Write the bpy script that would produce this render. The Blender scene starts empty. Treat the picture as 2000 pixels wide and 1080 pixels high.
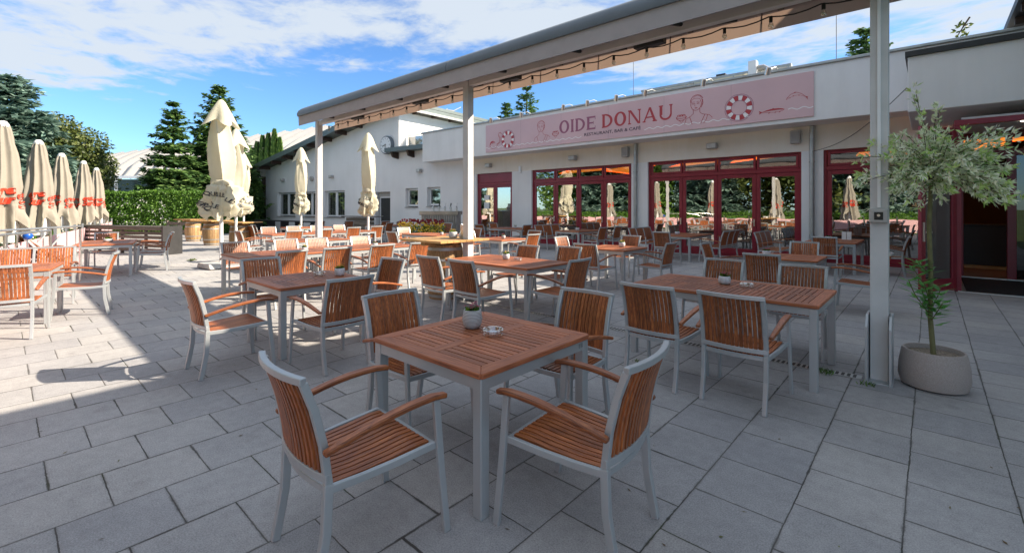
import bpy, bmesh, math, random
from mathutils import Vector, Matrix, noise
random.seed(11)
S = bpy.context.scene
C = S.collection
R_ = math.radians
PI = math.pi

# ------------------------------------------------------------------ camera
cam = bpy.data.cameras.new('camera')
cam.lens = 16.27; cam.sensor_width = 36; cam.sensor_fit = 'HORIZONTAL'
cam.shift_y = -0.0675; cam.clip_start = 0.05; cam.clip_end = 2000
camo = bpy.data.objects.new('camera', cam); C.objects.link(camo)
camo.location = (0, 0, 1.573)
camo.rotation_euler = (R_(90), 0, math.atan2(0.671, 0.742))
S.camera = camo

# ------------------------------------------------------------------ sun + sky
SUN_EL = R_(34); SUN_AZ = math.atan2(0.742, 0.671)      # azimuth from +Y towards +X
sun = bpy.data.lights.new('sun', 'SUN'); sun.energy = 5.0; sun.angle = R_(0.5); sun.color = (1.0, 0.87, 0.70)
suno = bpy.data.objects.new('sun', sun); C.objects.link(suno)
sdir = Vector((math.sin(SUN_AZ) * math.cos(SUN_EL), math.cos(SUN_AZ) * math.cos(SUN_EL), math.sin(SUN_EL)))
suno.rotation_euler = sdir.to_track_quat('Z', 'Y').to_euler(); suno.location = sdir * 50
W = bpy.data.worlds.new('World'); S.world = W; W.use_nodes = True
nt = W.node_tree; N = nt.nodes; L = nt.links
N.clear()
out = N.new('ShaderNodeOutputWorld')
sky = N.new('ShaderNodeTexSky'); sky.sky_type = 'NISHITA'; sky.sun_disc = False
sky.sun_elevation = SUN_EL; sky.sun_rotation = SUN_AZ; sky.air_density = 1.0; sky.dust_density = 0.25; sky.ozone_density = 2.5
tint = N.new('ShaderNodeMix'); tint.data_type = 'RGBA'; tint.blend_type = 'MULTIPLY'; tint.inputs[0].default_value = 1
tint.inputs[7].default_value = (0.60, 0.86, 1.15, 1)
L.new(sky.outputs[0], tint.inputs[6])
bg1 = N.new('ShaderNodeBackground'); bg1.inputs[1].default_value = 0.086
L.new(tint.outputs[2], bg1.inputs[0])
bg2 = N.new('ShaderNodeBackground'); bg2.inputs[0].default_value = (0.80, 0.89, 1.0, 1); bg2.inputs[1].default_value = 0.385
tc = N.new('ShaderNodeTexCoord'); sp = N.new('ShaderNodeSeparateXYZ'); L.new(tc.outputs['Generated'], sp.inputs[0])
def mth(op, a, b=None, c=None, tree=None):
    if isinstance(b, bpy.types.NodeTree): tree, b = b, None
    if isinstance(c, bpy.types.NodeTree): tree, c = c, None
    n = (tree or nt).nodes.new('ShaderNodeMath'); n.operation = op
    for i, x in enumerate((a, b, c)):
        if x is None: continue
        if isinstance(x, (int, float)): n.inputs[i].default_value = x
        else: (tree or nt).links.new(x, n.inputs[i])
    return n.outputs[0]
zc = mth('MAXIMUM', sp.outputs[2], 0.02)
px = mth('DIVIDE', sp.outputs[0], zc); py = mth('DIVIDE', sp.outputs[1], zc)
cb = N.new('ShaderNodeCombineXYZ'); L.new(px, cb.inputs[0]); L.new(py, cb.inputs[1])
def nz(scale, detail, rough, dist=0.0, off=(0, 0, 0), rot=0, sc=(1, 1, 1)):
    mp = N.new('ShaderNodeMapping'); mp.inputs[1].default_value = off; mp.inputs[2].default_value = (0, 0, rot); mp.inputs[3].default_value = sc
    L.new(cb.outputs[0], mp.inputs[0])
    n = N.new('ShaderNodeTexNoise'); n.inputs['Scale'].default_value = scale; n.inputs['Detail'].default_value = detail
    n.inputs['Roughness'].default_value = rough; n.inputs['Distortion'].default_value = dist
    L.new(mp.outputs[0], n.inputs[0]); return n.outputs[0]
big = nz(0.9, 3, 0.5, 0.2, (3.1, 0.7, 0))
cell = nz(2.6, 7, 0.6, 0.25, (0.4, 2.2, 0), 0.75, (1, 1.25, 1))
rr_ = mth('SQRT', mth('ADD', mth('MULTIPLY', px, px), mth('MULTIPLY', py, py)))
ext = mth('MULTIPLY', mth('EXPONENT', mth('MULTIPLY', mth('MULTIPLY', py, py), -0.8)), 2.9)
rgt = N.new('ShaderNodeMapRange'); rgt.inputs[1].default_value = -2.6; rgt.inputs[2].default_value = -0.9; rgt.inputs[3].default_value = 0; rgt.inputs[4].default_value = 1.5; L.new(px, rgt.inputs[0])
zen = N.new('ShaderNodeMapRange'); zen.inputs[1].default_value = 0.9; zen.inputs[2].default_value = 1.9; zen.inputs[3].default_value = -2.2; zen.inputs[4].default_value = 0; L.new(rr_, zen.inputs[0])
edge = mth('ADD', mth('MULTIPLY', mth('SUBTRACT', mth('ADD', mth('ADD', ext, rgt.outputs[0]), 3.0), rr_), 0.62), zen.outputs[0])
edge = mth('MINIMUM', edge, 0.75)
val = mth('ADD', edge, mth('ADD', mth('MULTIPLY', mth('SUBTRACT', cell, 0.5), 3.4), mth('MULTIPLY', mth('SUBTRACT', big, 0.5), 1.7)))
mr = N.new('ShaderNodeMapRange'); mr.interpolation_type = 'SMOOTHSTEP'
mr.inputs[1].default_value = -0.22; mr.inputs[2].default_value = 0.85; mr.inputs[3].default_value = 0; mr.inputs[4].default_value = 0.97
L.new(val, mr.inputs[0])
up = N.new('ShaderNodeMapRange'); up.inputs[1].default_value = 0.03; up.inputs[2].default_value = 0.12; L.new(sp.outputs[2], up.inputs[0])
fac = mth('MULTIPLY', mr.outputs[0], up.outputs[0])
ms = N.new('ShaderNodeMixShader'); L.new(fac, ms.inputs[0]); L.new(bg1.outputs[0], ms.inputs[1]); L.new(bg2.outputs[0], ms.inputs[2])
L.new(ms.outputs[0], out.inputs[0])
S.view_settings.view_transform = 'Standard'; S.view_settings.look = 'None'
S.view_settings.exposure = 1.25; S.view_settings.gamma = 1.0
S.render.engine = 'CYCLES'
S.render.resolution_x = 1024; S.render.resolution_y = 552
try:
    S.cycles.max_bounces = 8; S.cycles.transparent_max_bounces = 16; S.cycles.use_denoising = True
except Exception: pass

# ------------------------------------------------------------------ materials
MC = {}
def newmat(name):
    m = bpy.data.materials.new(name); m.use_nodes = True
    b = m.node_tree.nodes['Principled BSDF']; return m, m.node_tree, b
def link(t, a, b): t.links.new(a, b)
def noise_node(t, vec, scale, detail=4, rough=0.55, mapping=None):
    n = t.nodes.new('ShaderNodeTexNoise'); n.inputs['Scale'].default_value = scale
    n.inputs['Detail'].default_value = detail; n.inputs['Roughness'].default_value = rough
    if mapping:
        mp = t.nodes.new('ShaderNodeMapping'); mp.inputs[3].default_value = mapping
        link(t, vec, mp.inputs[0]); vec = mp.outputs[0]
    link(t, vec, n.inputs[0]); return n
def ramp(t, fac, stops):
    r = t.nodes.new('ShaderNodeValToRGB'); link(t, fac, r.inputs[0])
    e = r.color_ramp.elements
    while len(e) < len(stops): e.new(0.5)
    for i, (p, c) in enumerate(stops): e[i].position = p; e[i].color = (*c, 1)
    return r.outputs[0]
def mixc(t, f, a, b, mode='MIX'):
    m = t.nodes.new('ShaderNodeMix'); m.data_type = 'RGBA'; m.blend_type = mode
    if isinstance(f, (int, float)): m.inputs[0].default_value = f
    else: link(t, f, m.inputs[0])
    for i, x in ((6, a), (7, b)):
        if isinstance(x, tuple): m.inputs[i].default_value = (*x, 1)
        else: link(t, x, m.inputs[i])
    return m.outputs[2]
def bump(t, b, h, s=0.3, d=0.01):
    n = t.nodes.new('ShaderNodeBump'); n.inputs['Strength'].default_value = s; n.inputs['Distance'].default_value = d
    link(t, h, n.inputs['Height']); link(t, n.outputs[0], b.inputs['Normal'])
def plain(name, col, rough=0.5, metal=0.0, var=0.12, nscale=6.0, bmp=0.0, bscale=80, coat=0):
    m, t, b = newmat(name)
    tcn = t.nodes.new('ShaderNodeTexCoord')
    n = noise_node(t, tcn.outputs['Object'], nscale, 5)
    lo = tuple(max(0, c * (1 - var)) for c in col); hi = tuple(min(1, c * (1 + var)) for c in col)
    link(t, ramp(t, n.outputs[0], [(0.3, lo), (0.7, hi)]), b.inputs['Base Color'])
    b.inputs['Roughness'].default_value = rough; b.inputs['Metallic'].default_value = metal
    if coat: b.inputs['Coat Weight'].default_value = coat
    if bmp:
        n2 = noise_node(t, tcn.outputs['Object'], bscale, 3); bump(t, b, n2.outputs[0], bmp, 0.01)
    return m
def wood(name, axis, c1, c2, c3, rough=0.42):
    m, t, b = newmat(name)
    tcn = t.nodes.new('ShaderNodeTexCoord'); g = t.nodes.new('ShaderNodeNewGeometry'); oi = t.nodes.new('ShaderNodeObjectInfo')
    add = t.nodes.new('ShaderNodeVectorMath'); add.operation = 'ADD'
    sc = t.nodes.new('ShaderNodeVectorMath'); sc.operation = 'SCALE'; sc.inputs[3].default_value = 7.0
    cmb = t.nodes.new('ShaderNodeCombineXYZ'); link(t, g.outputs['Random Per Island'], cmb.inputs[0]); link(t, oi.outputs['Random'], cmb.inputs[1]); link(t, g.outputs['Random Per Island'], cmb.inputs[2])
    link(t, cmb.outputs[0], sc.inputs[0]); link(t, tcn.outputs['Object'], add.inputs[0]); link(t, sc.outputs[0], add.inputs[1])
    s = [28, 28, 28]; s['XYZ'.index(axis)] = 1.6
    n = noise_node(t, add.outputs[0], 3.2, 6, 0.6, tuple(s))
    grain = ramp(t, n.outputs[0], [(0.28, c1), (0.52, c2), (0.78, c3)])
    v = mth('MULTIPLY_ADD', g.outputs['Random Per Island'], 0.5, 0.70, t)
    v2 = mth('MULTIPLY', v, mth('MULTIPLY_ADD', oi.outputs['Random'], 0.5, 0.75, t), None, t)
    hs = t.nodes.new('ShaderNodeHueSaturation'); link(t, grain, hs.inputs['Color']); link(t, v2, hs.inputs['Value'])
    link(t, hs.outputs[0], b.inputs['Base Color']); b.inputs['Roughness'].default_value = rough
    bump(t, b, n.outputs[0], 0.25, 0.002)
    return m
TK = ((0.11, 0.031, 0.011), (0.31, 0.092, 0.028), (0.49, 0.175, 0.05))
teakX = wood('teak_x', 'X', *TK); teakY = wood('teak_y', 'Y', *TK); teakZ = wood('teak_z', 'Z', *TK)
TT = ((0.15, 0.044, 0.019), (0.32, 0.100, 0.040), (0.44, 0.16, 0.062))
topX = wood('table_teak_x', 'X', *TT, rough=0.5); topY = wood('table_teak_y', 'Y', *TT, rough=0.5)
pineX = wood('pine_x', 'X', (0.24, 0.12, 0.04), (0.44, 0.25, 0.09), (0.56, 0.35, 0.14), 0.5)
stave = wood('stave', 'Z', (0.16, 0.085, 0.035), (0.36, 0.22, 0.10), (0.5, 0.33, 0.17), 0.65)
greywood = wood('grey_wood', 'X', (0.07, 0.06, 0.05), (0.14, 0.12, 0.10), (0.22, 0.19, 0.16), 0.75)
alu = plain('painted_aluminium', (0.43, 0.455, 0.47), 0.40, 0.45, 0.07, 3, 0.08, 120)
aluw = plain('post_paint', (0.55, 0.55, 0.55), 0.45, 0.0, 0.10, 2.5, 0.1, 60)
steel = plain('steel', (0.62, 0.62, 0.6), 0.28, 0.95, 0.1, 5)
zinc = plain('zinc_pipe', (0.42, 0.43, 0.42), 0.45, 0.7, 0.15, 5)
def streak(m, amt=0.5):
    t = m.node_tree; b = t.nodes['Principled BSDF']; src = b.inputs['Base Color'].links[0].from_socket
    g = t.nodes.new('ShaderNodeNewGeometry'); n = noise_node(t, g.outputs['Position'], 2.2, 5, 0.65, (1, 1, 0.12)); n2 = noise_node(t, g.outputs['Position'], 0.5, 4, 0.6)
    c = mixc(t, amt, src, ramp(t, n.outputs[0], [(0.32, (0.42, 0.42, 0.41)), (0.6, (0.54, 0.54, 0.54))]), 'OVERLAY')
    c = mixc(t, amt, c, ramp(t, n2.outputs[0], [(0.35, (0.46, 0.46, 0.45)), (0.65, (0.53, 0.53, 0.53))]), 'OVERLAY')
    link(t, c, b.inputs['Base Color']); return m
plaster = plain('white_plaster', (0.76, 0.755, 0.755), 0.9, 0, 0.05, 0.7, 0.5, 160)
plasterw = plain('warm_plaster', (0.76, 0.70, 0.62), 0.9, 0, 0.05, 0.7, 0.5, 160)
plaster2 = plain('gable_plaster', (0.82, 0.81, 0.81), 0.9, 0, 0.05, 0.6, 0.5, 160)
[streak(q_, 0.7) for q_ in (plaster, plasterw, plaster2)]
redf = plain('dark_red_paint', (0.235, 0.014, 0.030), 0.35, 0, 0.12, 3)
pvc = plain('white_pvc', (0.78, 0.79, 0.8), 0.4, 0, 0.03)
dark = plain('dark_metal', (0.03, 0.03, 0.032), 0.5, 0.1, 0.2)
black = plain('black_plastic', (0.012, 0.012, 0.012), 0.5, 0, 0.2)
greenm = plain('green_grey_fascia', (0.13, 0.165, 0.165), 0.5, 0.1, 0.1, 3)
brownw = plain('brown_timber', (0.06, 0.035, 0.025), 0.7, 0, 0.25, 5)
greyp = plain('grey_plastic', (0.42, 0.40, 0.38), 0.5, 0, 0.06)
awning = plain('awning_fabric', (0.40, 0.35, 0.345), 0.85, 0, 0.05, 5, 0.2, 400)
_nt = awning.node_tree; _tr = _nt.nodes.new('ShaderNodeBsdfTranslucent'); _tr.inputs[0].default_value = (0.52, 0.36, 0.27, 1); _mx = _nt.nodes.new('ShaderNodeMixShader'); _mx.inputs[0].default_value = 0.27
_nt.links.new(_nt.nodes['Principled BSDF'].outputs[0], _mx.inputs[1]); _nt.links.new(_tr.outputs[0], _mx.inputs[2]); _nt.links.new(_mx.outputs[0], _nt.nodes['Material Output'].inputs[0])
awncas = plain('awning_cassette', (0.125, 0.145, 0.17), 0.45, 0.0, 0.08, 3)
awningf = plain('shaded_valance_fabric', (0.40, 0.365, 0.375), 0.85, 0, 0.05, 5, 0.2, 400)  # same awning cloth on its shaded side: greyer tone, no sun glow through
cream = plain('cream_fabric', (0.70, 0.67, 0.54), 0.85, 0, 0.07, 2.5, 0.25, 30)
beige = plain('beige_fabric', (0.36, 0.33, 0.28), 0.88, 0, 0.07, 2.5, 0.25, 30)
def translucent(m, col, f):
    n_ = m.node_tree; a_ = n_.nodes.new('ShaderNodeBsdfTranslucent'); a_.inputs[0].default_value = (*col, 1); x_ = n_.nodes.new('ShaderNodeMixShader'); x_.inputs[0].default_value = f
    n_.links.new(n_.nodes['Principled BSDF'].outputs[0], x_.inputs[1]); n_.links.new(a_.outputs[0], x_.inputs[2]); n_.links.new(x_.outputs[0], n_.nodes['Material Output'].inputs[0])
translucent(cream, (0.72, 0.68, 0.52), 0.32); translucent(beige, (0.4, 0.34, 0.27), 0.2)
whitef = plain('white_fabric', (0.75, 0.75, 0.75), 0.8, 0, 0.05)
pinkp = plain('pink_panel', (0.70, 0.42, 0.44), 0.7, 0, 0.05, 1)
redink = plain('red_print', (0.62, 0.05, 0.02), 0.8, 0, 0.08)
blackink = plain('black_print', (0.04, 0.045, 0.055), 0.7, 0, 0.1)
conc = plain('concrete', (0.50, 0.48, 0.45), 0.9, 0, 0.12, 6, 0.4, 60)
potm = plain('granite_pot', (0.36, 0.31, 0.285), 0.8, 0, 0.25, 180, 0.3, 200)
gravel = plain('gravel', (0.25, 0.2, 0.15), 0.95, 0, 0.7, 60, 0.8, 90)
signm = plain('sign_pink', (0.64, 0.43, 0.45), 0.38, 0, 0.10, 0.35)
sred = plain('sign_red', (0.44, 0.045, 0.055), 0.5, 0, 0.1)
smauve = plain('sign_mauve', (0.33, 0.10, 0.17), 0.5, 0, 0.1)
swhite = plain('sign_white', (0.82, 0.78, 0.78), 0.5, 0, 0.04)
sdark = plain('sign_dark', (0.05, 0.03, 0.05), 0.5, 0, 0.1)
soil = plain('soil', (0.03, 0.02, 0.015), 0.95, 0, 0.3, 20, 0.6, 60)
grassm = plain('grass_ground', (0.06, 0.10, 0.025), 0.95, 0, 0.35, 1.2, 0.5, 20)
roofm = plain('roof_membrane', (0.34, 0.33, 0.325), 0.6, 0, 0.05, 0.1)
potw = plain('white_pot', (0.55, 0.54, 0.56), 0.6, 0, 0.25, 25, 0.4, 60)
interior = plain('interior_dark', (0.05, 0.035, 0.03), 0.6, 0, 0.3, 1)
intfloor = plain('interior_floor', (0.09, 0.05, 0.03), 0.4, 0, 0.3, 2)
matm = plain('door_mat', (0.012, 0.012, 0.014), 0.95, 0, 0.3, 60, 0.4, 200)
blue = plain('blue_ball', (0.01, 0.09, 0.45), 0.35, 0, 0.05)
barkm = plain('bark', (0.11, 0.075, 0.05), 0.9, 0, 0.35, 8, 0.6, 30)
trunkg = plain('green_bark', (0.15, 0.14, 0.06), 0.8, 0, 0.25, 12, 0.4, 60)
def leafm(name, stops, rough=0.55, trans=0.35):
    m, t, b = newmat(name); g = t.nodes.new('ShaderNodeNewGeometry')
    col = ramp(t, g.outputs['Random Per Island'], stops)
    link(t, col, b.inputs['Base Color']); b.inputs['Roughness'].default_value = rough
    tr = t.nodes.new('ShaderNodeBsdfTranslucent'); link(t, col, tr.inputs[0])
    mx = t.nodes.new('ShaderNodeMixShader'); mx.inputs[0].default_value = trans
    o = t.nodes['Material Output']; link(t, b.outputs[0], mx.inputs[1]); link(t, tr.outputs[0], mx.inputs[2]); link(t, mx.outputs[0], o.inputs[0])
    return m
l_spruce = leafm('spruce_needles', [(0.0, (0.035, 0.085, 0.03)), (0.5, (0.09, 0.18, 0.055)), (1.0, (0.20, 0.32, 0.09))])
l_blue = leafm('blue_spruce_needles', [(0.0, (0.07, 0.13, 0.11)), (0.5, (0.18, 0.29, 0.24)), (1.0, (0.32, 0.44, 0.37))])
l_green = leafm('green_leaves', [(0.0, (0.025, 0.07, 0.01)), (0.5, (0.075, 0.17, 0.018)), (1.0, (0.19, 0.33, 0.04))])
l_olive = leafm('olive_leaves', [(0.0, (0.03, 0.05, 0.012)), (0.5, (0.09, 0.13, 0.03)), (1.0, (0.18, 0.21, 0.05))])
l_thuja = leafm('thuja_leaves', [(0.0, (0.03, 0.08, 0.015)), (0.6, (0.10, 0.21, 0.04)), (1.0, (0.22, 0.33, 0.06))])
l_willow = leafm('variegated_leaves', [(0.0, (0.16, 0.32, 0.08)), (0.2, (0.48, 0.60, 0.30)), (0.4, (0.78, 0.84, 0.58)), (1.0, (0.92, 0.92, 0.78))], trans=0.3)
l_shoot = leafm('fresh_leaves', [(0.0, (0.08, 0.30, 0.05)), (1.0, (0.22, 0.52, 0.12))])
l_tip = leafm('tip_leaves', [(0.0, (0.40, 0.62, 0.16)), (1.0, (0.70, 0.82, 0.36))])
l_blossom = leafm('white_blossom', [(0.0, (0.6, 0.6, 0.55)), (1.0, (0.8, 0.8, 0.78))])
l_yellow = leafm('yellow_petals', [(0.0, (0.75, 0.45, 0.02)), (1.0, (0.85, 0.7, 0.12))])
l_pink = leafm('pink_petals', [(0.0, (0.45, 0.02, 0.08)), (1.0, (0.65, 0.12, 0.28))])
l_dred = leafm('dark_red_petals', [(0.0, (0.16, 0.01, 0.015)), (1.0, (0.35, 0.03, 0.04))])
def emis(name, col, st):
    m, t, b = newmat(name); b.inputs['Base Color'].default_value = (*col, 1)
    b.inputs['Emission Color'].default_value = (*col, 1); b.inputs['Emission Strength'].default_value = st; return m
warm = emis('warm_orange_glow', (1.0, 0.30, 0.04), 0.42)  # emission stands in for lamplight on the ceiling; also used for the transom panel
lampw = emis('downlight', (1.0, 0.85, 0.65), 3)
def glassm(name, tintc, refl_lo, refl_hi):
    m, t, b = newmat(name); t.nodes.remove(b)
    fr = t.nodes.new('ShaderNodeLayerWeight'); fr.inputs[0].default_value = 0.35
    f = mth('MULTIPLY_ADD', fr.outputs['Facing'], refl_hi - refl_lo, refl_lo, t)
    tr = t.nodes.new('ShaderNodeBsdfTransparent'); tr.inputs[0].default_value = (*tintc, 1)
    gl = t.nodes.new('ShaderNodeBsdfGlossy'); gp = t.nodes.new('ShaderNodeNewGeometry'); wn_ = noise_node(t, gp.outputs['Position'], 1.6, 2); bp_ = t.nodes.new('ShaderNodeBump'); bp_.inputs['Strength'].default_value = 0.12; bp_.inputs['Distance'].default_value = 0.012; link(t, wn_.outputs[0], bp_.inputs['Height']); link(t, bp_.outputs[0], gl.inputs['Normal'])
    gl.inputs['Roughness'].default_value = 0.0; gl.inputs[0].default_value = (0.95, 0.95, 0.92, 1)
    mx = t.nodes.new('ShaderNodeMixShader'); link(t, f, mx.inputs[0]); link(t, tr.outputs[0], mx.inputs[1]); link(t, gl.outputs[0], mx.inputs[2])
    link(t, mx.outputs[0], t.nodes['Material Output'].inputs[0]); return m
glass = glassm('window_glass', (0.45, 0.45, 0.42), 0.40, 0.95)
glasst = glassm('transom_glass', (0.85, 0.8, 0.75), 0.12, 0.55)
glassg = glassm('gable_window_glass', (0.8, 0.82, 0.82), 0.10, 0.5)
glassd = glassm('dark_window_glass', (0.30, 0.32, 0.33), 0.10, 0.6)
clearg = glassm('clear_glass', (0.86, 0.88, 0.9), 0.22, 0.95)
bulbg = glassm('bulb_glass', (0.8, 0.8, 0.78), 0.15, 0.7)

def paving():
    m, t, b = newmat('concrete_paving')
    g = t.nodes.new('ShaderNodeNewGeometry'); s = t.nodes.new('ShaderNodeSeparateXYZ'); link(t, g.outputs['Position'], s.inputs[0])
    wob = noise_node(t, g.outputs['Position'], 16, 6, 0.75); wob2 = noise_node(t, g.outputs['Position'], 1.1, 2)
    wx = mth('MULTIPLY', mth('SUBTRACT', wob.outputs[0], 0.5, None, t), 0.012, None, t)
    wy = mth('MULTIPLY', mth('SUBTRACT', wob2.outputs[0], 0.5, None, t), 0.03, None, t)
    u = mth('ADD', mth('SUBTRACT', s.outputs[1], 0.181, None, t), wx, None, t)
    v = mth('ADD', mth('ADD', mth('ADD', s.outputs[0], 0.098, None, t), wx, None, t), mth('MULTIPLY', wy, 0.5, None, t), None, t)
    c = t.nodes.new('ShaderNodeCombineXYZ'); link(t, u, c.inputs[0]); link(t, v, c.inputs[1])
    def brick(ms, smooth):
        br = t.nodes.new('ShaderNodeTexBrick'); br.offset = 0.5; br.offset_frequency = 2
        br.inputs['Scale'].default_value = 1; br.inputs['Brick Width'].default_value = 0.4425; br.inputs['Row Height'].default_value = 0.4425
        br.inputs['Mortar Size'].default_value = ms; br.inputs['Mortar Smooth'].default_value = smooth
        br.inputs['Color1'].default_value = (0, 0, 0, 1); br.inputs['Color2'].default_value = (1, 1, 1, 1); br.inputs['Mortar'].default_value = (0.5, 0.5, 0.5, 1)
        link(t, c.outputs[0], br.inputs[0]); return br
    b1 = brick(0.0038, 0.3); b2 = brick(0.016, 1.0); b3 = brick(0.0082, 0.3)
    tone = ramp(t, b1.outputs[0], [(0.0, (0.305, 0.305, 0.315)), (0.5, (0.335, 0.333, 0.337)), (1.0, (0.37, 0.362, 0.356))])
    sp_ = noise_node(t, g.outputs['Position'], 125, 4, 0.8)
    tone = mixc(t, 0.5, tone, ramp(t, sp_.outputs[0], [(0.36, (0.22, 0.22, 0.22)), (0.64, (0.78, 0.78, 0.78))]), 'OVERLAY')
    st = noise_node(t, g.outputs['Position'], 0.55, 5, 0.6)
    tone = mixc(t, 0.55, tone, ramp(t, st.outputs[0], [(0.30, (0.30, 0.30, 0.31)), (0.64, (0.62, 0.61, 0.60))]), 'OVERLAY')
    st2 = noise_node(t, g.outputs['Position'], 3.1, 5, 0.65)
    spots = ramp(t, st2.outputs[0], [(0.60, (0, 0, 0)), (0.74, (1, 1, 1))])
    tone = mixc(t, mth('MULTIPLY', spots, 0.30, None, t), tone, (0.13, 0.12, 0.115))
    mid = noise_node(t, g.outputs['Position'], 14, 5, 0.7)
    tone = mixc(t, 0.5, tone, ramp(t, mid.outputs[0], [(0.3, (0.38, 0.38, 0.38)), (0.7, (0.60, 0.60, 0.60))]), 'OVERLAY')
    vor = t.nodes.new('ShaderNodeTexVoronoi'); vor.inputs['Scale'].default_value = 1.3; link(t, g.outputs['Position'], vor.inputs[0])
    gum = ramp(t, vor.outputs['Distance'], [(0.014, (1, 1, 1)), (0.024, (0, 0, 0))])
    tone = mixc(t, mth('MULTIPLY', gum, 0.55, None, t), tone, (0.09, 0.085, 0.08))
    dirt = noise_node(t, g.outputs['Position'], 2.3, 4, 0.7)
    soft = mth('MULTIPLY', b2.outputs['Fac'], ramp(t, dirt.outputs[0], [(0.45, (0, 0, 0)), (0.7, (1, 1, 1))]), None, t)
    tone = mixc(t, mth('MULTIPLY', soft, 0.85, None, t), tone, (0.06, 0.055, 0.045))
    crk = noise_node(t, g.outputs['Position'], 1.25, 5, 0.75); crf = ramp(t, crk.outputs[0], [(0.54, (0, 0, 0)), (0.62, (1, 1, 1))])
    b1f = mth('MAXIMUM', b1.outputs['Fac'], mth('MULTIPLY', b3.outputs['Fac'], crf, t), t)
    moss = noise_node(t, g.outputs['Position'], 1.7, 3)
    jc = ramp(t, moss.outputs[0], [(0.42, (0.10, 0.095, 0.09)), (0.54, (0.05, 0.046, 0.043)), (0.68, (0.04, 0.05, 0.022))])
    col = mixc(t, b1f, tone, jc)
    link(t, col, b.inputs['Base Color']); b.inputs['Roughness'].default_value = 0.82
    h = mth('SUBTRACT', mth('MULTIPLY', sp_.outputs[0], 0.10, None, t), mth('MAXIMUM', b1f, mth('MULTIPLY', b2.outputs['Fac'], 0.35, None, t), t), None, t)
    bump(t, b, h, 0.6, 0.006)
    return m
pave = paving()

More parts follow.
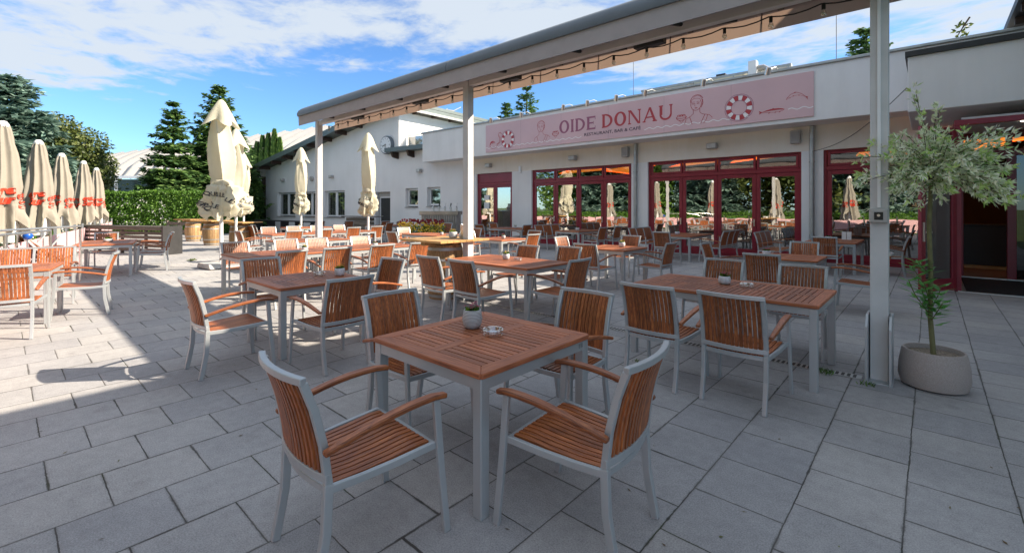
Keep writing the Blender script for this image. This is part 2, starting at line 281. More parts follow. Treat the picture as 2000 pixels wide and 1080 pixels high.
# ------------------------------------------------------------------ mesh helper
class MB:
    def __init__(s): s.v = []; s.f = []
    def add(s, vs, fs):
        o = len(s.v); s.v += [tuple(v) for v in vs]; s.f += [tuple(i + o for i in f) for f in fs]; return s
    def box(s, x0, x1, y0, y1, z0, z1):
        return s.add([(x0, y0, z0), (x1, y0, z0), (x1, y1, z0), (x0, y1, z0), (x0, y0, z1), (x1, y0, z1), (x1, y1, z1), (x0, y1, z1)],
                     [(0, 3, 2, 1), (4, 5, 6, 7), (0, 1, 5, 4), (1, 2, 6, 5), (2, 3, 7, 6), (3, 0, 4, 7)])
    def prism(s, poly, z0, z1, plane='XY'):
        n = len(poly)
        def P(a, b, c): return {'XY': (a, b, c), 'XZ': (a, c, b), 'YZ': (c, a, b)}[plane]
        return s.add([P(a, b, z0) for a, b in poly] + [P(a, b, z1) for a, b in poly],
                     [tuple(range(n))[::-1], tuple(range(n, 2 * n))] + [(i, (i + 1) % n, n + (i + 1) % n, n + i) for i in range(n)])
    def bar(s, pts, w, t, side=(1, 0, 0)):
        pts = [Vector(p) for p in pts]; side = Vector(side).normalized(); n = len(pts); vs = []
        for i, p in enumerate(pts):
            tg = (pts[min(i + 1, n - 1)] - pts[max(i - 1, 0)]).normalized()
            sd = (side - tg * side.dot(tg)).normalized(); nm = tg.cross(sd)
            ww = w[i] if isinstance(w, (list, tuple)) else w
            for a, b in ((-1, -1), (1, -1), (1, 1), (-1, 1)): vs.append(p + sd * a * ww / 2 + nm * b * t / 2)
        fs = [(3, 2, 1, 0), tuple(4 * (n - 1) + k for k in range(4))]
        for i in range(n - 1):
            for k in range(4): fs.append((4 * i + k, 4 * i + (k + 1) % 4, 4 * i + 4 + (k + 1) % 4, 4 * i + 4 + k))
        return s.add(vs, fs)
    def tube(s, pts, r, n=8):
        pts = [Vector(p) for p in pts]; m = len(pts); vs = []
        ref = Vector((0, 0, 1))
        for i, p in enumerate(pts):
            tg = (pts[min(i + 1, m - 1)] - pts[max(i - 1, 0)]).normalized()
            rf = ref if abs(tg.dot(ref)) < 0.95 else Vector((1, 0, 0))
            a = tg.cross(rf).normalized(); b = tg.cross(a); rr = r[i] if isinstance(r, (list, tuple)) else r
            for k in range(n):
                an = 2 * PI * k / n; vs.append(p + a * math.cos(an) * rr + b * math.sin(an) * rr)
        fs = [tuple(range(n))[::-1], tuple((m - 1) * n + k for k in range(n))]
        for i in range(m - 1):
            for k in range(n): fs.append((i * n + k, i * n + (k + 1) % n, (i + 1) * n + (k + 1) % n, (i + 1) * n + k))
        return s.add(vs, fs)
    def lathe(s, prof, n=24, c=(0, 0, 0), fn=None, cap=True):
        vs = []
        for r, z in prof:
            for k in range(n):
                a = 2 * PI * k / n; rr, zz = (r, z) if fn is None else fn(r, z, a)
                vs.append((c[0] + rr * math.cos(a), c[1] + rr * math.sin(a), c[2] + zz))
        fs = []
        m = len(prof)
        for i in range(m - 1):
            for k in range(n): fs.append((i * n + k, i * n + (k + 1) % n, (i + 1) * n + (k + 1) % n, (i + 1) * n + k))
        if cap: fs += [tuple(range(n))[::-1], tuple((m - 1) * n + k for k in range(n))]
        return s.add(vs, fs)
    def leaf(s, p, d, nrm, ln, wd):
        d = d.normalized(); sd = d.cross(nrm)
        if sd.length < 1e-4: sd = d.orthogonal()
        sd.normalize()
        return s.add([p, p + d * ln * 0.45 + sd * wd / 2, p + d * ln, p + d * ln * 0.45 - sd * wd / 2], [(0, 1, 2, 3)])
    def build(s, name, mat, parent=None, bevel=0, smooth=False, seg=1):
        me = bpy.data.meshes.new(name); me.from_pydata(s.v, [], s.f); me.update()
        if bevel or smooth:
            bm = bmesh.new(); bm.from_mesh(me)
            bmesh.ops.recalc_face_normals(bm, faces=bm.faces)
            if bevel:
                ed = [e for e in bm.edges if len(e.link_faces) == 2 and e.calc_face_angle(0) > 0.6]
                bmesh.ops.bevel(bm, geom=ed, offset=bevel, segments=seg, affect='EDGES', profile=0.5, clamp_overlap=True)
            bm.to_mesh(me); bm.free()
            if smooth:
                for p in me.polygons: p.use_smooth = True
                if hasattr(me, 'set_sharp_from_angle') and smooth != 'all': me.set_sharp_from_angle(angle=R_(40))
        me.materials.append(mat)
        o = bpy.data.objects.new(name, me); C.objects.link(o)
        if parent is not None: o.parent = parent
        return o
def tag(o, label=None, cat=None, group=None, kind=None):
    if label: o['label'] = label
    if cat: o['category'] = cat
    if group: o['group'] = group
    if kind: o['kind'] = kind
    return o
def thing(name, loc, rz, label, cat, group=None):
    o = bpy.data.objects.new(name, None); C.objects.link(o); o.location = loc; o.rotation_euler = (0, 0, rz); o.empty_display_size = 0.2
    return tag(o, label, cat, group)
KIDS = {}
def kids(o): return [c for c in o.children]
def dup(src, loc, rz, label, group=None, scale=None):
    r = src.copy(); C.objects.link(r); r.location = loc; r.rotation_euler = (0, 0, rz)
    if label: r['label'] = label
    if group: r['group'] = group
    if scale: r.scale = scale
    for ch in KIDS[src.name]:
        c = ch.copy(); C.objects.link(c); c.parent = r
        for g in KIDS.get(ch.name, []):
            d = g.copy(); C.objects.link(d); d.parent = c
    return r
def reg(o):
    bpy.context.view_layer.update()
    KIDS[o.name] = list(o.children)
    for c in o.children: KIDS[c.name] = list(c.children)
    return o
def Rc(u, z):     # helper: world XY for a direction u (in 2000 px units) at depth z from the survey of the place
    cx = (u - 1000) / 904 * z; return (.742 * cx - .671 * z, .671 * cx + .742 * z)
def text_mesh(txt, size, extr=0.0, shear=0.0, bold=0.0):
    cu = bpy.data.curves.new('t', 'FONT'); cu.body = txt; cu.size = size; cu.extrude = extr; cu.shear = shear; cu.offset = bold
    cu.align_x = 'CENTER'; cu.align_y = 'CENTER'; cu.resolution_u = 3
    o = bpy.data.objects.new('t', cu); C.objects.link(o)
    dg = bpy.context.evaluated_depsgraph_get(); dg.update()
    me = bpy.data.meshes.new_from_object(o.evaluated_get(dg)); v = [tuple(x.co) for x in me.vertices]; f = [tuple(p.vertices) for p in me.polygons]
    bpy.data.objects.remove(o); bpy.data.curves.remove(cu); bpy.data.meshes.remove(me)
    return v, f

# ================================================================== SETTING
MB().box(-400, 400, -400, 400, -0.3, -0.02).build('ground', grassm); tag(bpy.data.objects['ground'], kind='structure')
o = MB().box(-34, 2.6, -6, 16.2, -0.1, 0).build('terrace_paving', pave); tag(o, kind='structure')
o = MB().box(-120, -34.0, -20, 60, -0.1, -0.004).build('gravel_path', conc); tag(o, kind='structure')

# ---------- main restaurant building
D0, DF = 15.7, 14.8
B = thing('restaurant_building', (0, 0, 0), 0, 'long flat-roofed white restaurant with dark red glazed doors and pink banner above', 'building')
# openings: x0,x1,ztop
OPN = [(-16.54, -14.20, 3.26), (-13.04, -8.23, 3.24), (-7.58, -2.80, 3.23), (-2.26, 0.30, 3.23)]
w = MB(); ww = MB()
xs = [-16.9] + [v for o_ in OPN for v in o_[:2]] + [0.42]
for i in range(0, len(xs), 2): MB().box(xs[i], xs[i + 1], D0, D0 + 0.3, 0, 3.2).build('wall', plaster, B)
ww.box(-16.9, 0.42, D0 + 0.001, D0 + 0.3, 3.2, 3.94)
# above openings slightly warm plaster
ww.build('lintel', plasterw, B)
f = MB(); f.box(-19.7, 2.19, DF, D0 + 0.9, 3.92, 5.40); f.build('fascia', plaster, B, bevel=0.01)
f = MB(); f.box(-19.76, 2.19, DF - 0.06, D0 + 0.95, 5.40, 5.47); f.build('coping', zinc, B, bevel=0.01)
f = MB(); f.box(-16.9, 2.19, D0 + 0.96, 24, 5.0, 5.3); f.build('roof', zinc, B)
f = MB(); f.box(2.19, 2.4, 12.1, 24.3, 0, 5.0); f.box(-16.9, 2.19, 24, 24.3, 0, 5.0); f.box(-17.1, -16.9, D0 + 0.3, 24.3, 0, 5.0); f.build('rear_wall', plaster, B)
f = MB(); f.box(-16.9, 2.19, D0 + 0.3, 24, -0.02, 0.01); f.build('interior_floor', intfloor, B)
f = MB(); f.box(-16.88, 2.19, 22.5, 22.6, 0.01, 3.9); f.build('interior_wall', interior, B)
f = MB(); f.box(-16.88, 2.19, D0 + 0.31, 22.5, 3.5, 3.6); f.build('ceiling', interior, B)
for (x0, x1, y0, y1, tl) in [(-12.4, -11.2, 16.8, 19.4, .25), (-9.9, -8.6, 16.5, 18.6, -.2), (-7.3, -6.2, 16.8, 19.0, .2), (-5.0, -2.7, 16.4, 17.8, .22), (-1.6, 0.0, 16.6, 18.2, -.2), (0.5, 2.0, 16.3, 17.6, .15)]:
    f = MB().add([(x0, y0, 3.05), (x1, y0, 3.05 + tl), (x1, y1, 3.35), (x0, y1, 3.35)], [(0, 1, 2, 3)]); f.add([(x0, y0, 3.08), (x1, y0, 3.08 + tl), (x1, y1, 3.38), (x0, y1, 3.38)], [(3, 2, 1, 0)])
    f.build('glowing_ceiling', warm, B)  # sloping pieces of warm-lit ceiling; the light on them is put in as glow
def leaf_frame(m, x0, x1, z0, z1, y, bw=0.085, d=0.07, bot=None):
    bot = bot or bw
    m.box(x0, x0 + bw, y, y + d, z0, z1); m.box(x1 - bw, x1, y, y + d, z0, z1)
    m.box(x0 + bw, x1 - bw, y, y + d, z1 - bw, z1); m.box(x0 + bw, x1 - bw, y, y + d, z0, z0 + bot)
def glazing(x0, x1, zt, n, solid_top=False):
    m = MB(); y = D0 + 0.10
    m.box(x0, x0 + 0.07, y - .02, y + .1, 0, zt); m.box(x1 - 0.07, x1, y - .02, y + .1, 0, zt)
    m.box(x0 + 0.07, x1 - 0.07, y - .02, y + .1, zt - 0.07, zt); m.box(x0 + .07, x1 - .07, y - .02, y + .1, 2.62, 2.74)
    m.box(x0 + .07, x1 - .07, y - .02, y + .1, 0, 0.05)
    m.build('door_surround', redf, B, bevel=0.006)
    wl = (x1 - x0 - 0.14) / n
    for i in range(n):
        a, b = x0 + 0.07 + i * wl + 0.004, x0 + 0.07 + (i + 1) * wl - 0.004
        fm = MB(); leaf_frame(fm, a, b, 0.055, 2.615, y, 0.115, bot=0.2)
        dr = fm.build('door', redf, B, bevel=0.006)
        MB().box(a + 0.10, b - 0.10, y + .03, y + .04, 0.255, 2.515).build('pane', glass, dr)
        if i % 2 == 0:
            h = MB(); h.box(b - 0.065, b - 0.035, y - 0.03, y, 0.98, 1.2); h.bar([(b - .05, y - .05, 1.12), (b - .17, y - .05, 1.12)], .02, .02, (0, 0, 1)); h.build('handle', steel, dr)
        else:
            h = MB(); h.box(a - .02, a + .02, y - 0.02, y, 0.5, 0.62); h.box(a - .02, a + .02, y - 0.02, y, 2.2, 2.32); h.build('hinge', redf, dr)
        if solid_top: continue
        fm = MB(); leaf_frame(fm, a + .01, b - .01, 2.745, zt - 0.075, y, 0.07)
        wn = fm.build('window', redf, B, bevel=0.005)
        MB().box(a + .08, b - .08, y + .03, y + .04, 2.815, zt - 0.145).build('pane', glasst, wn)
    if solid_top:
        MB().box(x0 + .07, x1 - .07, y, y + .06, 2.745, zt - 0.07).build('top_panel', redf, B, bevel=0.01)
glazing(*OPN[0], 2, True); glazing(*OPN[1], 4); glazing(*OPN[2], 4); glazing(*OPN[3], 2)
for k, (z, tx) in enumerate([(1.92, .24), (1.5, .3)]):
    MB().box(-16.1, -15.75, D0 + .085, D0 + .09, z, z + tx).build('notice', whitef, B)
# entrance box
f = MB(); f.box(-0.33, 2.19, 11.9, DF - 0.001, 3.43, 4.50); f.build('entrance_canopy', plaster, B, bevel=0.01)
f = MB(); f.box(-0.37, 2.19, 11.84, DF - 0.003, 4.50, 4.60); f.build('canopy_coping', dark, B)
f = MB(); f.box(0.33, 0.43, 12.0, 12.1, 0, 3.1); f.box(0.33, 2.19, 12.0, 12.1, 3.1, 3.2); f.box(0.33, .43, 12.1, 14.55, 3.1, 3.2)
f.box(0.33, .43, 14.45, 14.55, 0, 3.1); f.box(0.34, .42, 12.1, 14.45, 0, 0.2); f.box(0.34, .42, 13.2, 13.3, .2, 3.1); f.build('vestibule_frame', redf, B, bevel=0.006)
MB().box(0.375, .385, 12.1, 14.45, .2, 3.1).build('vestibule_pane', glassd, B)
f = MB(); f.box(0.43, 2.19, 14.5, 14.6, 2.68, 2.82); f.box(0.43, 2.19, 14.5, 14.6, 3.08, 3.42); f.box(1.22, 1.36, 14.5, 14.6, 0, 2.68); f.box(.43, .55, 14.5, 14.6, 0, 3.08); f.box(1.2, 1.3, 14.5, 14.6, 2.82, 3.08)
f.build('inner_door_frame', redf, B, bevel=0.006)
MB().box(1.36, 2.19, 14.54, 14.55, 0.05, 2.68).build('inner_door_pane', glassd, B)
MB().add([(0.55, 14.9, 2.75), (1.25, 14.9, 2.95), (1.25, 15.5, 3.3), (.55, 15.5, 3.15)], [(0, 1, 2, 3)]).build('transom_light', warm, B)
MB().box(0.43, 2.19, 14.49, 14.62, 0.0, 0.03).build('threshold', steel, B)
MB().box(0.38, 2.19, 11.96, 12.0, 0.0, 0.02).build('threshold', steel, B)
MB().box(0.43, 2.19, 12.1, 14.4, 3.2, 3.25).build('vestibule_ceiling', plaster, B)
MB().lathe([(0.09, 3.185), (0.09, 3.199)], 20, (1.35, 12.9, 0)).build('downlight', lampw, B)
MB().box(0.45, 2.19, D0 - .9, D0 + 7, -0.01, 0.012).build('hall_floor', intfloor, B)
f = MB(); leaf_frame(f, 0, 0.90, 0.03, 3.05, -.03, 0.11, .06, .22); f.box(.11, .79, -.02, .02, 2.5, 2.58)
od = f.build('door', redf, B, bevel=0.006); od.location = (0.34, 11.98, 0); od.rotation_euler = (0, 0, math.atan2(-.76, -.49)); od['label'] = 'dark red glazed entrance door standing open'
MB().box(.11, .79, -.005, .005, .25, 2.94).build('pane', glassd, od)
h = MB(); h.box(.83, .87, .03, .045, .95, 1.3); h.bar([(.85, .08, 1.12), (.72, .08, 1.12)], .02, .02, (0, 0, 1)); h.box(.83, .87, -.045, -.03, .95, 1.3); h.bar([(.85, -.08, 1.12), (.72, -.08, 1.12)], .02, .02, (0, 0, 1)); h.build('handle', steel, od)
o = MB().box(0.5, 2.15, 12.02, 14.4, 0.002, 0.016).build('door_mat', matm); tag(o, 'black ribbed mat inside the open entrance doorway', 'door mat')
t = thing('reception_desk', (1.35, 17.0, 0), 0, 'black reception desk in the dark room behind the entrance', 'desk')
MB().box(-.75, .75, -.25, .25, .1, 1.1).build('desk_body', black, t, bevel=.01); MB().box(-.8, .8, -.3, .3, 1.1, 1.14).build('desk_top', black, t); MB().box(-.7, .7, -.2, .2, .012, .1).build('plinth', pineX, t)

# ---------- taller wing on the right (outside the frame: it shades the terrace), only its eave tip shows
Wg = thing('tall_wing', (0, 0, 0), 0, 'dark overhanging roof edge of the taller wing above the flat roof', 'building')
MB().box(6.2, 12, 3.4, 16.6, 0, 5.7).build('wall', plaster, Wg)
f = MB(); f.box(1.35, 12.5, 3.4, 16.85, 5.86, 6.02); f.build('roof', dark, Wg)
for k in range(13, 26): MB().box(1.42, 2.3, -8.6 + k, -8.48 + k, 5.70, 5.86).build('rafter', brownw, Wg)

# ---------- gable building
GO = (-16.73, 15.71)
G = thing('gable_building', (GO[0], GO[1], 0), R_(6.03), 'white plastered building with sloping roof, round clock and small white windows', 'building')
def Gw(s, z, y=0): return (-s, y, z)
WIN = [(19.06, 16.6, .90, 2.63), (15.9, 13.6, .90, 2.63), (12.99, 10.75, .90, 2.64), (7.7, 6.35, 0, 2.47), (5.04, 4.04, 1.57, 2.62), (3.33, 2.33, 1.6, 2.64)]
# wall as vertical strips with openings
top = lambda s: (4.40 + (20.81 - s) * 0.178) if s > 5.6 else 4.66
cuts = sorted(set([0, 5.6, 20.81] + [a for w_ in WIN for a in w_[:2]]))
w = MB()
for a, b in zip(cuts[:-1], cuts[1:]):
    op = [w_ for w_ in WIN if w_[1] <= a + 1e-6 and w_[0] >= b - 1e-6]
    ta, tb = (4.66, 4.66) if b <= 5.6 else (top(max(a, 5.6001)), top(b))
    if op:
        z0, z1 = op[0][2], op[0][3]
        if z0 > 0: w.box(-b, -a, 0, .32, 0, z0)
        w.prism([(-b, z1), (-a, z1), (-a, ta), (-b, tb)], 0, .32, 'XZ')
    else: w.prism([(-b, 0), (-a, 0), (-a, ta), (-b, tb)], 0, .32, 'XZ')
w.build('wall', plaster2, G)
MB().prism([(.32, 0), (14, 0), (14, 7.0), (.32, 7.0)], -5.92, -5.601, 'YZ').build('side_wall', plaster2, G)
MB().prism([(.32, 0), (14, 0), (14, 4.4), (.32, 4.4)], -20.81, -20.5, 'YZ').build('side_wall', plaster2, G)
MB().box(-20.5, -.2, 1.2, 1.3, 0, 3.2).build('interior_wall', interior, G)
# verge board, roof and rafters
sl = 0.178
def rl(s): return 4.40 + (20.81 - s) * sl
f = MB(); f.prism([(-24.2, rl(24.2) + .02), (-4.96, rl(4.96) + .02), (-4.96, rl(4.96) + .36), (-24.2, rl(24.2) + .36)], -.85, -.80, 'XZ'); f.build('verge_board', greenm, G)
f = MB(); f.prism([(-24.2, rl(24.2) + .16), (-4.98, rl(4.98) + .16), (-4.98, rl(4.98) + .34), (-24.2, rl(24.2) + .34)], -.80, 14.3, 'XZ'); f.build('roof', greenm, G)
for k in range(12):
    s_ = 23.4 - k * 1.6; z = rl(s_); MB().box(-s_ - .09, -s_ + .09, -.74, .0, z - .12, z + .13).build('rafter', brownw, G)
# side eave with gutter above the sunlit wall
for k in range(9): MB().box(-5.6, -5.1, 1.0 + k * 1.5, 1.14 + k * 1.5, 6.98, 7.14).build('eave_rafter', brownw, G)
f = MB(); f.box(-5.1, -4.97, .0, 14.3, 7.02, 7.14); f.build('gutter', zinc, G)
MB().box(-5.08, -5.0, -.78, 14.25, 7.142, 7.36).build('eave_board', greenm, G)
MB().box(-5.6, -5.57, 8.2, 8.8, 6.2, 6.6).build('vent_grille', greyp, G)
# lean-to roof edge, rafters, glass balustrade
MB().box(-6.2, .2, -.55, 6, 4.66, 4.90).build('lean_to_roof', greenm, G, bevel=.01)
for k in range(5): MB().prism([(-.5, 4.66), (0, 4.66), (0, 4.30), (-.38, 4.38)], -5.75 + k * 1.3, -5.6 + k * 1.3, 'YZ').build('rafter', brownw, G)
f = MB(); f.box(-5.55, 0, .6, .64, 5.65, 5.69); [f.box(-5.5 + k * 1.35, -5.46 + k * 1.35, .6, .64, 4.9, 5.65) for k in range(5)]; f.build('balustrade', greyp, G)
MB().box(-5.5, 0, .615, .625, 4.95, 5.6).build('balustrade_pane', glassd, G)
for i, (a, b, z0, z1) in enumerate(WIN):
    x0, x1 = -a, -b
    if i == 3:
        dr = MB().box(x0 + .28, x1 - .02, .20, .26, 0.02, 2.12).build('door', dark, G); MB().box(x0 + .02, x1 - .02, .22, .24, 2.16, 2.45).build('transom', greyp, G)
        h = MB().bar([(x0 + .36, .17, 1.05), (x0 + .5, .17, 1.05)], .02, .03, (0, 0, 1)); h.build('handle', steel, dr)
        f = MB(); f.box(x0 + .22, x0 + .28, .16, .28, 0, 2.16); f.box(x0 + .22, x1, .16, .28, 2.12, 2.18); f.build('door_frame', pvc, G); continue
    fm = MB(); leaf_frame(fm, x0 + .02, x1 - .02, z0 + .06, z1 - .02, .17, .10, .07)
    if i < 3: xm = (x0 + x1) / 2 + .0; fm.box(xm - .11, xm + .11, .168, .245, z0 + .16, z1 - .12)
    wn = fm.build('window', pvc, G, bevel=.004)
    MB().box(x0 + .1, x1 - .1, .205, .215, z0 + .14, z1 - .1).build('pane', glassg, wn)
    MB().box(x0 - .04, x1 + .04, -.05, .17, z0 - .03, z0 + .012).build('sill', greyp, wn)
    if i < 3:
        cu = MB()
        for q in range(14):
            xx = x0 + .15 + q * (x1 - x0 - .3) / 14; cu.box(xx, xx + .09, .33 + .02 * (q % 2), .34 + .02 * (q % 2), z0 + .1, z1 - .1)
        cu.build('curtain', greyp, wn)
# carport / shed left end of gable building
f = MB(); f.box(-23.9, -20.95, 2.6, 2.8, 0, 3.7); f.build('timber_screen', brownw, G)
f = MB(); f.box(-21.3, -21.0, -.1, .2, 0, 3.9); f.build('timber_post', brownw, G)
f = MB(); f.tube([(-21.9, -.3, 0), (-21.9, -.3, 2.7), (-22.05, -.3, 2.95), (-22.4, -.3, 3.0)], .06); f.tube([(-23.6, -.3, 3.55), (-20.9, -.3, 3.6)], .06); f.build('rain_pipe', pvc, G)
# clock
def gpt(s, z, y=0):
    M_ = Matrix.Translation((GO[0], GO[1], 0)) @ Matrix.Rotation(R_(6.03), 4, 'Z'); return M_ @ Vector((-s, y, z))
ck = thing('wall_clock', gpt(6.5, 5.14, -.12), R_(6.03), 'round white-faced station clock on the gable wall', 'clock')
def disc(r, y0, y1, n=40):
    m = MB(); m.prism([(r * math.cos(2 * PI * k / n), r * math.sin(2 * PI * k / n)) for k in range(n)], y0, y1, 'XZ'); return m
disc(.52, -.10, .12).build('case', awncas, ck, bevel=.02); disc(.46, -.115, -.1).build('dial', pvc, ck)
m = MB()
for k in range(12):
    a = PI * k / 6; m.add([(math.sin(a - .03) * .42, -.118, math.cos(a - .03) * .42), (math.sin(a + .03) * .42, -.118, math.cos(a + .03) * .42), (math.sin(a + .04) * .32, -.118, math.cos(a + .04) * .32), (math.sin(a - .04) * .32, -.118, math.cos(a - .04) * .32)], [(0, 1, 2, 3)])
m.build('hour_marks', black, ck)
for nm, a, ln, wd in (('hour_hand', R_(255), .27, .045), ('minute_hand', R_(180), .38, .03)):
    MB().bar([(-math.sin(a) * .06, -.125, -math.cos(a) * .06), (math.sin(a) * ln, -.125, math.cos(a) * ln)], wd, .005, (math.cos(a), 0, -math.sin(a))).build(nm, black, ck)
# lamps on walls
def wall_lamp(loc, rz, label, grp='box lamps on the walls'):
    t = thing('wall_lamp', loc, rz, label, 'lamp', grp)
    MB().box(-.16, .16, -.20, 0, -.08, .1).build('housing', greyp, t, bevel=.015); MB().box(-.13, .13, -.215, -.2, -.06, .08).build('lens', plain('lamp_lens', (.55, .55, .53), .3), t)
    return t
for s_, lb in ((18.18, 'box wall lamp above the leftmost white window of the gable building'), (12.09, 'box wall lamp above the third white window, just right of the pergola post'), (3.84, 'box wall lamp above the two small windows of the gable building')):
    wall_lamp(gpt(s_, 3.54), R_(6.03), lb)
wall_lamp((-15.62, D0, 3.55), 0, 'box wall lamp above the two-leaf red door'); wall_lamp((-10.79, D0, 3.56), 0, 'box wall lamp above the left row of four red doors'); wall_lamp((-5.29, D0, 3.56), 0, 'box wall lamp above the right row of four red doors')
wall_s = gpt(14.4, 3.5)
t = thing('wall_speaker', wall_s, R_(6.03), 'round grey horn speaker behind the slim cream parasol on the gable wall', 'loudspeaker'); disc(.17, -.16, 0).build('housing', greyp, t, bevel=.03)
for x, z, lb in ((-8.42, 3.62, 'grey loudspeaker beside the left downpipe under the soffit'), (-2.93, 3.62, 'grey loudspeaker beside the right downpipe under the soffit')):
    t = thing('wall_speaker', (x, D0, z), 0, lb, 'loudspeaker', 'loudspeakers under the soffit')
    MB().box(-.13, .13, -.2, 0, -.19, .19).build('housing', greyp, t, bevel=.03, seg=2); MB().box(-.10, .10, -.207, -.2, -.15, .15).build('grille', plain('speaker_grille', (.33, .32, .31), .7), t)
for x, lb in ((-8.02, 'zinc downpipe between the two rows of red doors'), (-2.52, 'zinc downpipe right of the right row of red doors')):
    t = thing('downpipe', (x, D0 - .09, 0), 0, lb, 'drainpipe', 'zinc downpipes on the facade')
    MB().tube([(0, 0, 0), (0, 0, 3.9)], .062, 14).build('pipe', zinc, t, smooth=True)
    MB().tube([(0, 0, 2.85), (0, 0, 2.89)], .075, 14).build('clamp', zinc, t); MB().tube([(0, 0, 0), (0, 0, .8)], .072, 14).build('foot_pipe', zinc, t, smooth=True)
t = MB().box(-13.75, -13.62, D0 - .07, D0, 3.12, 3.42).build('sensor_box', pvc, None, bevel=.01); tag(t, 'small white sensor box on the wall right of the two-leaf door', 'sensor')
cpts = []
for k in range(17):
    a = k / 16; cpts.append((-2.5 + a * 2.15, 15.55 - a * 3.6, 3.16 + a * .75 - .5 * math.sin(PI * a) * .5))
o = MB().tube(cpts, .008, 5).build('cable', black); tag(o, 'thin black cable sagging from the right downpipe to the entrance canopy', 'cable')

# roof equipment
t = thing('roof_rail', (0, 0, 0), 0, 'flat galvanised duct running along the roof edge behind the banner lights', 'duct')
MB().box(-8.2, -3.2, 16.4, 16.6, 5.95, 6.03).build('upper_rail', zinc, t); MB().box(-8.2, -5.6, 16.5, 16.9, 5.62, 5.9).build('duct', zinc, t)
[MB().box(-8.1 + k * .8, -8.05 + k * .8, 16.4, 16.6, 5.3, 5.95).build('rail_post', zinc, t) for k in range(7)]
t = thing('roof_unit', (-5.3, 16.7, 5.3), 0, 'cream ventilation unit on the roof left of the white flue', 'ventilation unit'); MB().box(-.9, .7, -.3, .3, 0, .72).build('casing', cream, t, bevel=.02)
f = MB(); [f.box(-.62 + q * .75, -.30 + q * .75, -.31, -.3, .25, .45) for q in range(2)]; f.build('grille', pineX, t); MB().box(-.2, .1, -.1, .1, .72, .85).build('cap', dark, t)
t = thing('roof_flue', (-4.25, 16.3, 5.3), 0, 'white square flue with a bent pipe on the roof', 'flue'); MB().box(-.12, .12, -.12, .12, 0, .98).build('stack', pvc, t, bevel=.01); MB().tube([(.12, 0, .75), (.3, 0, .75), (.5, 0, .6), (.6, 0, .3)], .07, 10).build('pipe', greyp, t, smooth=True)
t = thing('roof_rail', (0, 0, 0), 0, 'galvanised rail on the roof right of the white flue', 'rail'); f = MB(); f.box(-4.0, -.9, 16.2, 16.3, 5.78, 5.86); [f.box(-3.9 + k * .9, -3.85 + k * .9, 16.2, 16.3, 5.3, 5.8) for k in range(4)]; f.build('rail', zinc, t)
for x, y, z, lb in ((-8.25, 15.9, 7.1, 'thin lightning rod above the banner end letters'), (-1.98, 15.9, 7.3, 'thin lightning rod left of the big pergola post')):
    t = MB().tube([(x, y, 5.3), (x, y, z)], .009, 5).build('lightning_rod', dark); tag(t, lb, 'lightning rod')
t = thing('potted_cactus', (0.55, 15.6, 5.45), 0, 'small dark spiky plant on the roof edge at the right', 'plant'); m = MB()
for k in range(40):
    d = Vector((random.uniform(-.6, .6), random.uniform(-.5, .5), 1)); m.leaf(Vector((random.uniform(-.12, .12), 0, random.uniform(0, .55))), Vector((random.uniform(-1, 1), random.uniform(-1, 1), random.uniform(-.2, 1))), Vector((0, 1, 0)), .14, .05)
m.build('leaves', l_olive, t); MB().tube([(0, 0, -.05), (-.08, 0, .25), (.05, 0, .5), (.15, 0, .68)], .02, 6).build('stem', barkm, t)

# ---------- banner
SG = thing('banner_sign', (-14.95, 14.76, 4.04), 0, 'long pink restaurant banner with red lettering, swimmers, lifebuoys and fish', 'sign')
MB().box(0, 12.61, -.005, .035, 0, 1.22).build('board', signm, SG, bevel=.004)
sseam = plain('sign_seam', (.40, .27, .30), .5)
for k in range(1, 6): MB().box(k * 2.1 - .004, k * 2.1 + .004, -.0065, -.005, 0.01, 1.21).build('panel_joint', sseam, SG)
class Draw:
    def __init__(s, x=0, z=0, sc=1, sx=1): s.m = MB(); s.x = x; s.z = z; s.sc = sc; s.sx = sx; s.k = 0
    def P(s, a, b): return (s.x + a * s.sc * s.sx, -.009 - s.k * 4e-5, s.z + b * s.sc)
    def line(s, pts, w=.02):
        s.k += 1; n = len(pts); vs = []
        for i, p in enumerate(pts):
            a = pts[max(i - 1, 0)]; b = pts[min(i + 1, n - 1)]; dx, dz = b[0] - a[0], b[1] - a[1]; l = math.hypot(dx, dz) or 1
            nx, nz_ = -dz / l * w / 2, dx / l * w / 2; vs += [s.P(p[0] + nx, p[1] + nz_), s.P(p[0] - nx, p[1] - nz_)]
        s.m.add(vs, [(2 * i, 2 * i + 1, 2 * i + 3, 2 * i + 2) for i in range(n - 1)]); return s
    def arc(s, cx, cz, rx, rz, a0, a1, w=.02, n=20): return s.line([(cx + rx * math.cos(R_(a0 + (a1 - a0) * i / n)), cz + rz * math.sin(R_(a0 + (a1 - a0) * i / n))) for i in range(n + 1)], w)
    def ring(s, cx, cz, ro, ri, a0, a1, n=10, ez=1):
        s.k += 1; vs = []
        for i in range(n + 1):
            a = R_(a0 + (a1 - a0) * i / n); vs += [s.P(cx + ro[0] * math.cos(a), cz + ro[1] * math.sin(a)), s.P(cx + ri[0] * math.cos(a), cz + ri[1] * math.sin(a))]
        s.m.add(vs, [(2 * i, 2 * i + 1, 2 * i + 3, 2 * i + 2) for i in range(n)]); return s
    def rect(s, a, b, c, d): s.k += 1; s.m.add([s.P(a, c), s.P(b, c), s.P(b, d), s.P(a, d)], [(0, 1, 2, 3)]); return s
    def poly(s, pts): s.k += 1; s.m.add([s.P(*p) for p in pts], [tuple(range(len(pts)))]); return s
    def done(s, name, mat): return s.m.build(name, mat, SG)
